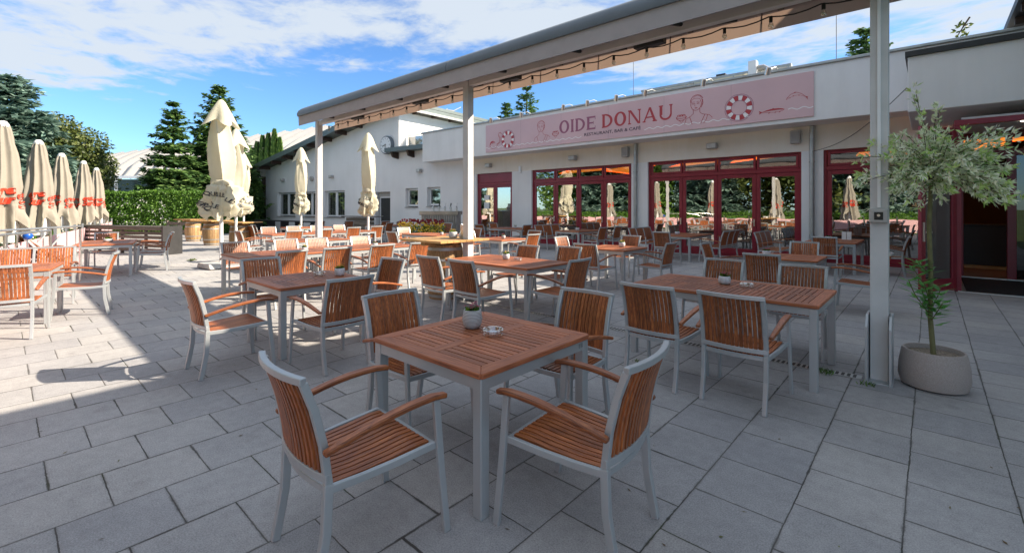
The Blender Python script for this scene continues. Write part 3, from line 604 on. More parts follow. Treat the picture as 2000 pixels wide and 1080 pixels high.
def glyph(d, ch, x, w):   # unit height 1; serif capitals
    st = .235; sf = .06; e = .08
    def stem(a, b=None): b = b or a + st; d.rect(a, b, 0, 1); d.rect(a - sf, b + sf, 0, e); d.rect(a - sf, b + sf, 1 - e, 1)
    if ch == 'O': d.ring(x + w / 2, .5, (w / 2, .52), (w / 2 - st * 1.1, .40), 0, 360, 32)
    elif ch == 'I': stem(x + sf)
    elif ch == 'D': stem(x + sf); d.ring(x + sf + st, .5, (w - sf - st, .5), (w - sf - 2.0 * st, .39), -90, 90, 20)
    elif ch == 'E':
        stem(x + sf)
        for z0, z1, r in ((0, .13, w), (.45, .56, w * .8), (.87, 1, w)): d.rect(x + sf + st, x + r, z0, z1)
        d.rect(x + w - .05, x + w, 0, .26); d.rect(x + w - .05, x + w, .74, 1); d.rect(x + w * .8 - .04, x + w * .8, .38, .63)
    elif ch == 'N':
        d.rect(x + sf, x + sf + .11, 0, 1); d.rect(x + w - sf - .11, x + w - sf, 0, 1); d.poly([(x + sf, 1), (x + sf + .22, 1), (x + w - sf, 0), (x + w - sf - .22, 0)])
        for a in (x, x + w - .28): d.rect(a, a + .28, (0 if a == x else 1 - e), (e if a == x else 1))
        d.rect(x, x + .26, 1 - e, 1)
    elif ch == 'A':
        d.poly([(x + .04, 0), (x + .15, 0), (x + w / 2 + .02, .86), (x + w / 2 - .06, 1)]); d.poly([(x + w - .27, 0), (x + w - .04, 0), (x + w / 2 + .10, 1), (x + w / 2 - .08, 1)])
        d.rect(x + .2, x + w - .2, .28, .37); d.rect(x - .02, x + .24, 0, e); d.rect(x + w - .36, x + w + .02, 0, e)
    elif ch == 'U':
        d.rect(x + sf, x + sf + st, .35, 1); d.rect(x + w - sf - .12, x + w - sf, .35, 1)
        d.ring(x + w / 2, .36, (w / 2 - sf, .38), (w / 2 - sf - .16, .25), 180, 360, 18)
        d.rect(x, x + 2 * sf + st, 1 - e, 1); d.rect(x + w - .26, x + w, 1 - e, 1)
gx = 4.12
for word, mat in (('OIDE', smauve), ('DONAU', sred)):
    d = Draw(gx, .42, .49, .855); cx = 0
    for ch in word:
        w_ = {'O': 1.12, 'I': .33, 'D': 1.05, 'E': .92, 'N': 1.16, 'A': 1.2, 'U': 1.12}[ch]; glyph(d, ch, cx, w_); cx += w_ + .17
    d.done('lettering', mat); gx += cx * .49 * .855 + .20
v, f_ = text_mesh('RESTAURANT, BAR & CAFÉ', .155, bold=.002); xs_ = [p[0] for p in v]; k_ = 2.29 / (max(xs_) - min(xs_))
MB().add([(6.42 + p[0] * k_, -.0095, .25 + p[1]) for p in v], f_).build('lettering', sdark, SG)
def wave(a, b, z):
    n = int((b - a) / .045); d = Draw(); d.line([(a + (b - a) * i / n, z + .026 * math.sin((a + (b - a) * i / n) * 2 * PI / .3)) for i in range(n + 1)], .026); d.done('wave_line', swhite)
wave(.02, 5.15, .19); wave(7.7, 11.0, .2); wave(12.0, 12.6, .26)
def buoy(x, z):
    d = Draw(x, z, .36, 1)
    for k in range(8): d.ring(0, 0, (1, 1), (.62, .62), k * 45 + 3, k * 45 + 27, 6)
    d.done('lifebuoy_bands', sred)
    d = Draw(x, z, .36, 1)
    for k in range(8): d.ring(0, 0, (1, 1), (.62, .62), k * 45 + 27, k * 45 + 48, 6)
    d.done('lifebuoy_bands', swhite)
    d = Draw(x, z, .36, 1); d.k = 40; d.arc(0, 0, 1.02, 1.02, 0, 360, .035, 32); d.arc(0, 0, .6, .6, 0, 360, .035, 28)
    d.line([(1.12 * math.cos(R_(a)) * (1 if a % 45 else .97), 1.12 * math.sin(R_(a)) * (1 if a % 45 else .97)) for a in range(0, 361, 9)], .03); d.done('lifebuoy_rope', smauve)
buoy(1.36, .47); buoy(10.72, .49)
def woman(x, z, sc, f, mat):
    d = Draw(x, z, sc, f); w = .010
    d.arc(0, .62, .135, .19, 150, 395, w * 1.3); d.arc(.02, .70, .165, .19, 20, 185, w * 1.5); d.arc(0, .69, .135, .1, 30, 160, w); d.line([(.17, .74), (.18, .62), (.15, .55), (.13, .5)], w * 1.5)
    d.arc(.03, .72, .12, .15, 30, 150, w * .8); d.line([(.12, .83), (.16, .7), (.15, .56)], w * .8)
    for ex in (-.07, .055): d.arc(ex, .635, .032, .014, 0, 360, w, 10); d.arc(ex, .67, .045, .018, 20, 160, w)
    d.line([(-.02, .64), (-.035, .56), (0, .55)], w * .8); d.poly([(-.045, .502), (-.02, .515), (0, .508), (.02, .515), (.045, .502), (0, .482)])
    d.line([(.10, .50), (.10, .36), (.16, .30), (.34, .25), (.42, .15)], w * 1.2); d.line([(-.07, .45), (-.07, .34), (-.14, .27), (-.26, .2), (-.3, .05)], w * 1.2)
    d.line([(-.17, .26), (-.13, .14), (-.1, .02)], w * 1.4); d.line([(.23, .28), (.18, .16), (.12, .02)], w * 1.4); d.line([(.30, .26), (.26, .12), (.2, .02)], w * 1.2)
    d.done('swimmer_drawing', mat)
woman(3.18, .17, .98, 1.2, sred); woman(9.45, .14, 1.05, 1.15, sred)
def cup(x, z):
    d = Draw(x, z, 1, 1.3); d.arc(0, 0, .12, .09, 170, 370, .016); d.arc(0, .01, .13, .035, 0, 360, .014); [d.arc(-.06 + q * .06, .05, .04, .04, 0, 180, .02) for q in range(3)]; d.line([(-.05, -.09), (0, -.16), (.06, -.09)], .014); d.done('drink_drawing', sred)
cup(3.93, .45); cup(8.98, .42)
d = Draw(.5, .22, 1.15, 1); d.arc(0, .06, .2, .12, 150, 380, .02); [d.arc(-.05 - q * .02, .1, .14 - q * .03, .12 - q * .02, 20, 190, .022) for q in range(4)]; d.line([(.17, .08), (.3, .14), (.34, .28), (.26, .42), (.30, .52), (.38, .52), (.42, .44)], .022); d.line([(.24, .08), (.37, .16), (.40, .28), (.32, .40)], .014); d.done('swan_drawing', sred)
def fish(x, z, flip, ang, fill, sc=.85, bend=0):
    d = Draw(x, z, sc, flip * 1.12); ca, sa = math.cos(ang), math.sin(ang)
    def r(p): y_ = p[1] - bend * p[0] * p[0]; return (p[0] * ca - y_ * sa, p[0] * sa + y_ * ca)
    up_ = [(-.40, 0), (-.25, .05), (-.05, .09), (.2, .085), (.36, .04), (.42, 0)]; dn = [(.42, 0), (.32, -.05), (.1, -.075), (-.15, -.05), (-.40, -.02)]
    if fill: d.poly([r(p) for p in [(-.40, 0), (-.25, .05), (-.05, .09), (.2, .085), (.36, .04), (.42, 0), (.2, .02), (-.1, .02)]])
    d.line([r(p) for p in up_], .02); d.line([r(p) for p in dn], .014); d.poly([r(p) for p in [(-.38, 0), (-.52, .08), (-.49, -.01), (-.52, -.09)]])
    for fx in (-.15, .08, .24): d.poly([r(p) for p in [(fx, -.05), (fx + .06, -.06), (fx - .02, -.12)]])
    d.poly([r(p) for p in [(-.02, .09), (.1, .085), (.0, .13)]]); d.arc(*r((.33, .01)), .012, .012, 0, 360, .01, 8); d.done('fish_drawing', sred)
fish(11.62, .27, 1, 0.02, True, .62); fish(12.18, .66, -1, -.05, False, .5, 1.3)
for k, (x, lb) in enumerate([(-14.24, 'above the swan at the left end of the banner'), (-12.49, 'above the left lifebuoy and swimmer'), (-10.36, 'above the first letter O of the banner'), (-9.28, 'above the letters DE of the banner'), (-8.1, 'above the letters DON of the banner'), (-7.01, 'above the letters AU of the banner'), (-5.11, 'between the right swimmer and the right lifebuoy'), (-3.34, 'above the fish at the right end of the banner')]):
    t = thing('banner_spotlight', (x, 14.8, 5.42), 0, 'small chrome spotlight on an arm ' + lb, 'spotlight', 'spotlights along the top of the banner')
    MB().tube([(.12, .05, .06), (.12, -.2, .08), (.05, -.42, 0)], .014, 6).build('arm', zinc, t); MB().tube([(.0, -.44, .05), (-.06, -.36, -.13)], [.06, .075], 12).build('lamp_head', steel, t)

# ================================================================== PERGOLA
PY = 5.40; PX = (-0.345, -5.90, -11.46)
Pg = thing('awning_pergola', (0, 0, 0), 0, 'grey steel pergola with retracted awnings and long fabric valances on three posts', 'pergola')
for x in PX:
    p = MB(); p.box(x - .066, x + .066, PY - .066, PY + .066, 0, 3.74)
    po = p.build('post', aluw, Pg, bevel=.004)
    b_ = MB()
    for sx in (-.094, .074): b_.prism([(PY - .19, 0), (PY + .12, 0), (PY + .12, .60), (PY - .10, .60), (PY - .19, .50)], x + sx, x + sx + .020, 'YZ')
    b_.box(x - .074, x + .074, PY + .075, PY + .09, 0, .6); b_.box(x - .1, x + .1, PY - .18, PY + .12, 0, .012)
    b_.build('post_shoe', alu, Pg, bevel=.002)
XL = -11.56; XR = 1.3
p = MB(); p.box(XL + .05, XR, PY - .05, PY + .05, 3.64, 3.74); p.build('beam', aluw, Pg, bevel=.004)
# two awning cassettes (profiled hoods) meeting at the ridge
def prof(sign):
    pts = [(.02, 4.00), (.10, 4.06), (.24, 4.06), (.38, 4.02), (.47, 3.95), (.51, 3.87), (.50, 3.80), (.40, 3.80), (.30, 3.84), (.02, 3.90)]
    return [(PY + sign * a, b) for a, b in pts]
for sgn in (-1, 1):
    pr = prof(sgn); pr = pr if sgn > 0 else pr[::-1]
    q = MB(); q.prism(pr, XL, -5.905, 'YZ'); q.prism(pr, -5.895, XR, 'YZ'); q.build('cassette', awncas, Pg, smooth=True)
    q = MB(); y = PY + sgn * .47
    for k in range(int((XR - XL) / .1)):
        x = XL + k * .1; w0 = .012 * math.sin(k * .9) * noise.noise((k * .07, 0, 0)); w1 = .012 * math.sin((k + 1) * .9) * noise.noise(((k + 1) * .07, 0, 0))
        q.add([(x, y, 3.81), (x + .1, y, 3.81), (x + .1, y + w1 - sgn * .01, 3.575), (x, y + w0 - sgn * .01, 3.575)], [(0, 1, 2, 3)])
    q.build('valance', awning if sgn > 0 else awningf, Pg)
    if sgn > 0:
        for k in range(12): MB().box(XL + .4 + k * 1.08, XL + .408 + k * 1.08, y - .006, y + .006, 3.58, 3.80).build('valance_seam', brownw, Pg)
for k in range(13): MB().box(XL + .3 + k, XL + .36 + k, PY - .42, PY + .42, 3.76, 3.80).build('bracket', dark, Pg)
for sg in (-1, 1): MB().tube([(XL + .3, PY + sg * .24, 3.80), (XR, PY + sg * .24, 3.80)], .055, 12).build('awning_roller', awning, Pg, smooth=True)
for k in range(9): MB().tube([(XL + .8 + k * 1.4, PY - .3, 3.73), (XL + 1.1 + k * 1.4, PY + .1, 3.70), (XL + 1.5 + k * 1.4, PY + .32, 3.74)], .025, 6).build('awning_arm', dark, Pg)
for k in range(5): MB().box(XL + 1.5 + k * 2.4, XL + 1.9 + k * 2.4, PY + .1, PY + .22, 3.62, 3.73).build('heater', dark, Pg, bevel=.01)
q = MB(); q.box(PX[0] - .012, PX[0] + .012, PY - .085, PY - .056, 1.57, 3.6); q.build('conduit', pvc, Pg)
q = MB(); q.box(PX[0] - .07, PX[0] + .07, PY - .115, PY - .07, 1.43, 1.56); sb = q.build('switch_box', greyp, Pg, bevel=.012); MB().box(PX[0] - .032, PX[0] + .032, PY - .12, PY - .115, 1.46, 1.53).build('switch_face', black, sb); MB().tube([(PX[0], PY - .128, 1.5), (PX[0], PY - .12, 1.5)], .012, 10).build('keyhole', steel, sb)
# string lights
SL = thing('string_lights', (0, 0, 0), 0, 'black festoon cable with clear bulbs strung along the pergola beam', 'string lights')
pts = []; NB = 26
for k in range(NB * 4 + 1):
    a = k / 4; x = -11.15 + a * .47; pts.append((x, PY + .1, 3.60 - .035 * math.sin(PI * (a % 1)) + (.0 if a > 1 else .0)))
MB().tube(pts, .008, 5).build('cable', black, SL)
for k in range(NB):
    x = -11.15 + k * .47 + .02; z = 3.60 - .0
    bb = MB().tube([(x, PY + .1, z - .06), (x, PY + .1, z)], .018, 8).build('bulb_socket', black, SL)
    MB().lathe([(.014, -.06), (.025, -.085), (.028, -.105), (.02, -.125), (.004, -.132)], 10, (x, PY + .1, z)).build('bulb', bulbg, bb, smooth=True)
# drain
t = thing('drain_channel', (0, 0, 0), 0, 'narrow slotted metal drain channel running through the paving at the post line', 'drain')
MB().box(-7.2, -.47, 5.27, 5.39, .001, .006).build('channel', zinc, t)
q = MB(); [q.box(-7.15 + k * .045, -7.125 + k * .045, 5.285, 5.375, .006, .0075) for k in range(148)]; q.build('slots', black, t)

# ================================================================== CHAIRS / BENCHES
def prof_back(z):    # y of the rear profile at height z
    P_ = [(0, 0.0), (.22, .045), (.44, .055), (.6, .035), (.75, .0), (.90, -.055)]
    for (a, ya), (b, yb) in zip(P_[:-1], P_[1:]):
        if z <= b: t_ = (z - a) / (b - a); t_ = t_; return ya + (yb - ya) * t_
    return P_[-1][1]
def make_seat(name, label, cat, width=.50, panels=1, group=None):
    t = thing(name, (0, 0, 0), 0, label, cat, group)
    hw = width / 2; sx = hw - .0175
    for s in (-1, 1):
        MB().bar([(s * sx, prof_back(z), z) for z in (0, .12, .24, .36, .44)], .032, .038).build('leg', alu, t, bevel=.003)
        fx = hw + .035
        MB().bar([(s * (fx + .005), .615, 0), (s * fx, .585, .30), (s * (fx - .008), .560, .652)], .024, .036).build('leg', alu, t, bevel=.003)
        ap = [(s * (fx - .012 + .01 * math.sin(PI * q / 8)), .02 + .60 * q / 8, .585 + .082 * math.sin(min(1, q / 6.3) * PI / 2) - (.012 if q == 8 else 0)) for q in range(9)]
        MB().bar(ap, [.034, .038, .042, .046, .05, .052, .052, .05, .04], .024).build('armrest', teakY, t, bevel=.006, smooth=True)
    pl = lambda x: -.038 * (1 - (x / hw) ** 2) if panels == 1 else -.02 * (1 - (x / hw) ** 2)
    bf = MB()
    cols = [-sx, sx] + ([-hw + width * (k + 1) / panels for k in range(panels - 1)] if panels > 1 else [])
    for cx in cols: bf.bar([(cx, prof_back(z) + (pl(cx) if abs(cx) < sx else 0), z) for z in (.44, .52, .6, .68, .76, .83, .878)], .032, .032)
    n = 8 if panels == 1 else 14
    for z, hh in ((.888, .03), (.468, .034)): bf.bar([(-hw + width * k / n, prof_back(z) + pl(-hw + width * k / n), z) for k in range(n + 1)], hh, .03, (0, 0, 1))
    bf.build('back_frame', alu, t, bevel=.003)
    bs = MB(); pw = width / panels; ns = int(round((pw - .07) / .034))
    for p in range(panels):
        x0 = -hw + p * pw + .035; st = (pw - .07) / ns
        for k in range(ns):
            cx = x0 + (k + .5) * st
            bs.bar([(cx, prof_back(z) + pl(cx) + .002, z) for z in (.482, .56, .64, .72, .8, .876)], st - .0078, .014)
    bs.build('backrest', teakZ, t)
    ss = MB(); ns = int(round((width - .04) / .036)); st = (width - .05) / ns
    for k in range(ns):
        cx = -hw + .025 + (k + .5) * st; sp_ = 1.08
        ss.bar([(cx, .075, .425), (cx, .2, .420), (cx * (1 + .05), .35, .428), (cx * sp_, .48, .440), (cx * sp_, .545, .438)], st - .0085, .014)
    ss.build('seat', teakY, t)
    sf = MB()
    for s in (-1, 1): sf.bar([(s * (hw - .012), .05, .418), (s * (hw - .006), .2, .413), (s * (hw + .008), .35, .420), (s * (hw + .018), .56, .432)], .022, .034)
    m_ = 8
    sf.bar([(-hw + .01 + (width - .02) * k / m_, .06 - .03 * math.sin(PI * k / m_), .412) for k in range(m_ + 1)], .03, .022, (0, 0, 1))
    sf.bar([(-hw - .01 + (width + .02) * k / m_, .555 + .012 * math.sin(PI * k / m_), .428 - .006 * math.sin(PI * k / m_)) for k in range(m_ + 1)], .03, .02, (0, 0, 1))
    sf.build('seat_frame', alu, t, bevel=.003)
    return reg(t)
DIR = {'N': 0, 'W': PI / 2, 'S': PI, 'E': -PI / 2}
CH = [  # x, y of the backrest, facing, label, jitter
 (-2.07, .86, 'N', 'armchair nearest the camera at the front square table, back to us on the left', -3),
 (-1.015, 2.0, 'W', 'teak armchair at the right-hand side of the front square table, showing its concave back', 5),
 (-3.13, 2.08, 'E', 'teak armchair on the far left side of the front square table', 0),
 (-2.06, 3.12, 'S', 'teak armchair behind the front square table facing the camera on the right', 0),
 (-5.15, 1.22, 'N', 'teak armchair seen from the side at the near left edge of the shaded second table', 0),
 (-4.20, 2.27, 'W', 'teak armchair with its back to us at the right of the shaded second table', 2),
 (-6.55, 2.32, 'E', 'teak armchair at the far left side of the shaded second table, pulled well out', 0),
 (-5.25, 3.42, 'S', 'teak armchair at an angle behind the shaded second table, one armrest in the sun', 4),
 (-1.84, 3.83, 'N', 'teak armchair at the near side of the long right-hand table, left of two', 0),
 (-1.16, 3.86, 'N', 'teak armchair at the near side of the long right-hand table, right of two', 0),
 (-1.99, 6.26, 'S', 'teak armchair across the long right-hand table facing us, left of two', 0),
 (-1.10, 6.20, 'S', 'teak armchair across the long right-hand table facing us, right of two', 0),
 (-5.17, 4.02, 'N', 'teak armchair in front of the half-sunlit table, just beside the wooden barrel', 0),
 (-4.46, 4.00, 'N', 'teak armchair in front of the half-sunlit table, second from the barrel', -2),
 (-3.44, 5.08, 'W', 'teak armchair at the right end of the half-sunlit table', 0),
 (-5.28, 6.22, 'S', 'teak armchair behind the half-sunlit table, left of two, near the post', 0),
 (-4.58, 6.48, 'S', 'teak armchair behind the half-sunlit table, right of two', 0),
 (-4.74, 7.30, 'N', 'teak armchair back to us before the small middle table with yellow flowers', 0),
 (-6.26, 8.65, 'E', 'teak armchair with a sun patch on its back, left of the small middle table', 0),
 (-5.30, 10.05, 'S', 'teak armchair behind the small middle table facing us', 0),
 (-3.72, 8.60, 'W', 'teak armchair turned sideways at the right of the small middle table', 0),
 (-1.82, 7.45, 'N', 'teak armchair with its back to us at the square table behind the long right-hand table', 0),
 (-1.82, 10.45, 'S', 'teak armchair behind the right rear table facing us', 0),
 (-3.08, 8.85, 'E', 'teak armchair leaning in at the left of the right rear table', 0),
 (-.50, 8.75, 'W', 'teak armchair at the right of the right rear table, partly hidden by the big post', 0),
 (-5.50, 12.25, 'N', 'teak armchair in front of the wall table between the second and third benches', 0),
 (-1.80, 12.65, 'N', 'teak armchair in front of the wall table left of the big post', 0),
 (-.42, 13.9, 'W', 'teak armchair in the shade between the big post and the open red door', 0),
 (-8.20, 13.60, 'W', 'dark-backed armchair right of the wall table by the left doors, farther from the wall', 0),
 (-8.25, 14.70, 'W', 'dark-backed armchair right of the wall table by the left doors, nearer the wall', 0),
 (-7.45, 3.06, 'W', 'sunlit armchair of the near sunny row with its back to us, first from the left', 2),
 (-7.45, 3.82, 'W', 'sunlit armchair of the near sunny row with its back to us, second from the left', -2),
 (-7.42, 4.66, 'W', 'sunlit armchair of the near sunny row with its back to us, third from the left', 0),
 (-7.35, 5.45, 'W', 'sunlit armchair of the near sunny row, back to us, right beside the barrel', 0),
 (-9.98, 3.06, 'E', 'half-shaded armchair beside the pole of the big cream parasol, facing the sunny table', 0),
 (-10.15, 4.08, 'E', 'sunlit armchair facing us across the near sunny table, behind the yellow flowers', 0),
 (-10.0, 4.68, 'E', 'sunlit armchair facing us across the near sunny table, left of the left pergola post', 0),
 (-9.9, 5.66, 'E', 'sunlit armchair facing us across the near sunny table, right of the left pergola post', 0),
 (-11.1, 7.32, 'N', 'teak armchair seen edge-on in front of the table left of the barrel', 0),
 (-13.15, 9.12, 'E', 'shaded armchair at the left end of the table behind the barrel', 0),
 (-10.9, 10.3, 'S', 'armchair behind the table with two flower pots near the barrel', 0),
 (-14.75, 4.62, 'N', 'armchair seen from the side in front of the far sunny table, beside the third barrel', 0),
 (-13.62, 5.68, 'W', 'sunlit armchair of the far sunny row with its back to us, left one', 0),
 (-13.9, 6.72, 'W', 'sunlit armchair of the far sunny row, cut by the left pergola post', 0),
 (-14.5, 8.02, 'W', 'sunlit armchair of the far sunny row, back to us, right of the left post', 0),
 (-14.75, 9.05, 'W', 'shaded armchair with its back to us at the right end of the far sunny row', 0),
 (-16.9, 6.2, 'E', 'pale sunlit armchair facing us across the far sunny table, leftmost', 0),
 (-16.9, 7.05, 'E', 'pale sunlit armchair facing us across the far sunny table, under the slim cream parasol', 0),
 (-16.9, 7.9, 'E', 'pale sunlit armchair facing us across the far sunny table, just left of the post', 0),
 (-17.0, 8.8, 'E', 'brown armchair facing us across the far sunny table, right of the post', 0),
 (-18.7, 6.25, 'N', 'armchair seen from the side behind the third barrel, the nearer of two', 0),
 (-19.4, 6.6, 'N', 'armchair seen from the side behind the third barrel, the farther of two', 0),
 (-17.7, 11.5, 'W', 'brown armchair with tilted back between the far rows, right of the slim parasol', 20),
 (-15.6, 11.9, 'W', 'brown armchair leaning left of the yellow flower box', 15),
 (-19.9, 12.7, 'W', 'small brown armchair in front of the grey back door', 5),
 (-19.0, 13.0, 'W', 'small brown armchair just right of the grey back door', -5),
 (-21.4, 11.6, 'W', 'small brown armchair beyond the left post, facing away', 0),
 (-22.4, 10.6, 'W', 'small dark armchair beyond the left post under the white window', 0),
 (-16.3, 13.0, 'S', 'dark armchair with steel back frame in front of the beer tap counter', 0),
 (-15.4, 12.9, 'S', 'armchair standing at the right front of the beer tap counter', 10),
 (-8.62, 7.45, 'N', 'teak armchair half behind the middle pergola post with one sunlit armrest', 0),
 (-9.75, 8.95, 'E', 'teak armchair right behind the middle pergola post', 0),
 (-7.45, 9.0, 'W', 'dark-backed armchair at the right of the table behind the middle post', 0),
 (-8.55, 10.4, 'S', 'teak armchair facing us behind the table next to the middle post', 0),
 (-13.0, 12.5, 'E', 'brown armchair at the left of the table by the two-leaf red door, nearer one', 0),
 (-13.9, 14.2, 'E', 'brown armchair at the left of the table by the two-leaf red door, by the wall', 0),
 (-11.55, 13.6, 'W', 'brown armchair at the right of the table by the two-leaf red door', 0),
]
chair0 = make_seat('terrace_armchair', CH[0][3], 'chair', .50, 1, 'teak and aluminium armchairs on the terrace')
for i, (x, y, d_, lb, j) in enumerate(CH):
    rz = DIR[d_] + R_(j)
    if i == 0: chair0.location = (x, y, 0); chair0.rotation_euler = (0, 0, rz)
    else: dup(chair0, (x, y, 0), rz, lb)
RA = math.atan2(.2, -.98)                       # direction of the pink fence (towards -X)
ex1 = Vector((-.98, .2, 0)); ex2 = Vector((.2, .98, 0))
a_e = RA - PI                                     # local x of the left-hand group lies along +ex1*(-1)
for (x, y, rz, lb) in [(-8.0, .02, a_e + PI / 2, 'sunlit armchair cut by the left edge of the photo, back to us'), (-9.2, 1.12, a_e + PI, 'sunlit armchair seen from the side at the near left table, its back to the right'),
                       (-14.4, 2.85, a_e + PI, 'armchair seen from the side right of the far left table, facing the fence'), (-15.4, 3.1, a_e + PI, 'armchair just behind the side-on chair at the far left table'),
                       (-16.3, 1.9, a_e - PI / 2, 'sunlit armchair facing us behind the far left table with the white bowl'), (-15.1, .35, a_e, 'armchair on the fence side of the far left table')]:
    dup(chair0, (x, y, 0), rz, lb)
BN = [(-11.15, .12, a_e - PI / 2, 'slatted teak bench behind the near left table, two panels in view'),
      (-11.05, 14.3, -PI / 2, 'dark teak bench at the left row of red doors, leftmost of the wall benches'),
      (-7.15, 14.3, -PI / 2, 'dark teak bench facing right in front of the first downpipe'),
      (-4.35, 14.35, PI / 2, 'dark teak bench seen side-on at the right row of doors, its back to the right'),
      (-3.45, 14.3, -PI / 2, 'dark teak bench facing right with a long armrest, nearest the second downpipe')]
bench0 = make_seat('garden_bench', BN[0][3], 'bench', 1.55, 3, 'three-panel teak benches')
for i, (x, y, rz, lb) in enumerate(BN):
    if i == 0: bench0.location = (x, y, 0); bench0.rotation_euler = (0, 0, rz)
    else: dup(bench0, (x, y, 0), rz, lb)

# ================================================================== TABLES
def make_table(label, lx, ly, long_):
    t = thing('terrace_table', (0, 0, 0), 0, label, 'table', 'teak topped terrace tables')
    fw = .095; z0, z1 = .712, .742; a, b = lx / 2, ly / 2; r = .03
    def arc(cx, cy, a0, a1): return [(cx + r * math.cos(R_(q)), cy + r * math.sin(R_(q))) for q in (a0, (a0 + a1) / 2, a1)]
    def piece(k):
        ia, ib = a - fw, b - fw
        if k == 0: return [(-ia, -ib), *arc(-a + r, -b + r, 225, 270), *arc(a - r, -b + r, 270, 315), (ia, -ib)]
        if k == 1: return [(ia, -ib), *arc(a - r, -b + r, 315, 360), *arc(a - r, b - r, 0, 45), (ia, ib)]
        if k == 2: return [(ia, ib), *arc(a - r, b - r, 45, 90), *arc(-a + r, b - r, 90, 135), (-ia, ib)]
        return [(-ia, ib), *arc(-a + r, b - r, 135, 180), *arc(-a + r, -b + r, 180, 225), (-ia, -ib)]
    c = MB()
    if long_: c.box(-a + fw, a - fw, -.035, .035, z0 + .002, z1 - .001)
    else: c.box(-.04, .04, -b + fw, b - fw, z0 + .002, z1 - .001)
    s_ = MB()
    if long_:
        n = int((lx - 2 * fw) / .052); st = (lx - 2 * fw) / n
        for sgn in (-1, 1):
            for k in range(n):
                x = -a + fw + (k + .5) * st; y0, y1 = sorted((sgn * .035, sgn * (b - fw))); s_.box(x - st / 2 + .0045, x + st / 2 - .0045, y0 + .001, y1 - .001, z0 + .006, z1 - .002)
        tp = s_.build('tabletop', topY, t)
    else:
        n = int((ly - 2 * fw) / .05); st = (ly - 2 * fw) / n
        for sgn in (-1, 1):
            for k in range(n):
                y = -b + fw + (k + .5) * st; x0, x1 = sorted((sgn * .04, sgn * (a - fw))); s_.box(x0 + .001, x1 - .001, y - st / 2 + .0045, y + st / 2 - .0045, z0 + .006, z1 - .002)
        tp = s_.build('tabletop', topX, t)
    for k in range(4): MB().prism(piece(k), z0, z1).build('side_board' if k % 2 == 0 else 'end_board', topX if k % 2 == 0 else topY, tp, bevel=.004)
    c.build('centre_rail', topX if long_ else topY, tp)
    i_ = .012; lw = .062
    ap = MB(); ap.box(-a + i_ + lw, a - i_ - lw, -b + i_ + .004, -b + i_ + .034, .65, z0 - .001); ap.box(-a + i_ + lw, a - i_ - lw, b - i_ - .034, b - i_ - .004, .65, z0 - .001)
    ap.box(-a + i_ + .004, -a + i_ + .034, -b + i_ + lw, b - i_ - lw, .65, z0 - .001); ap.box(a - i_ - .034, a - i_ - .004, -b + i_ + lw, b - i_ - lw, .65, z0 - .001); ap.build('apron', alu, t)
    for sx in (-1, 1):
        for sy in (-1, 1):
            x0, x1 = sorted((sx * (a - i_), sx * (a - i_ - lw))); y0, y1 = sorted((sy * (b - i_), sy * (b - i_ - lw))); MB().box(x0, x1, y0, y1, 0, z0 - .001).build('leg', alu, t, bevel=.004)
    return reg(t)
TB = [('s', -2.155, 2.10, 0, 'square teak table in the front centre with the striped flower pot'),
      ('s', -5.44, 2.42, 0, 'square table in the shade second from the front, left of centre'),
      ('l', -4.93, 5.31, 0, 'half-sunlit long table in front of the middle pergola post'),
      ('l', -1.57, 5.13, 0, 'long shaded table on the right in front of the big post'),
      ('l', -8.93, 3.52, PI / 2, 'sunny long table left of centre, its left end in shade, nearer the big cream parasol'),
      ('l', -8.93, 5.30, PI / 2, 'sunny long table just left of the barrel'),
      ('l', -11.95, 5.35, PI / 2, 'narrow sunlit table right beneath the left pergola post'),
      ('l', -15.2, 6.35, PI / 2, 'far sunny table beginning beside the third barrel'),
      ('l', -15.2, 8.15, PI / 2, 'far sunny table ending right of the left pergola post'),
      ('l', -11.5, 9.0, 0, 'table behind the barrel with two small flower pots'),
      ('s', -8.5, 8.95, 0, 'square table just right of the middle pergola post'),
      ('s', -4.87, 8.55, 0, 'small table with yellow flowers before the right row of doors, sun strip on its left'),
      ('s', -1.80, 8.95, 0, 'square table with a white flower pot left of the big post'),
      ('l', -12.4, 13.8, 0, 'table by the two-leaf red door'),
      ('l', -9.4, 14.1, PI / 2, 'wall table in front of the left row of red doors'),
      ('l', -5.6, 14.1, PI / 2, 'wall table in front of the right row of red doors'),
      ('l', -1.78, 14.1, PI / 2, 'wall table left of the big post in front of the rightmost window'),
      ('l', -19.4, 8.6, PI / 2, 'dark far table in front of the white gable windows'),
      ('l', -18.6, 12.0, PI / 2, 'dark far table near the grey back door'),
      ('s', -9.42, .07, a_e, 'square sunny table cut by the left edge of the photo'),
      ('l', -14.6, 1.72, a_e, 'long table in the left background holding a white bowl')]
tabs = make_table(TB[0][4], 1.0, 1.0, False); tabl = make_table('x', 1.75, 1.03, True); used = False
for i, (k, x, y, rz, lb) in enumerate(TB):
    if i == 0: tabs.location = (x, y, 0); continue
    if k == 'l' and not used: tabl.location = (x, y, 0); tabl.rotation_euler = (0, 0, rz); tabl['label'] = lb; used = True; continue
    dup(tabs if k == 's' else tabl, (x, y, 0), rz, lb)
# table number on the apron of the front table (faces +X side)
v, f_ = text_mesh('118', .042, bold=.0006)
tn = MB().add([(.4845 + .0005, .41 + p[0], .682 + p[1]) for p in v], f_).build('table_number', blackink, tabs)

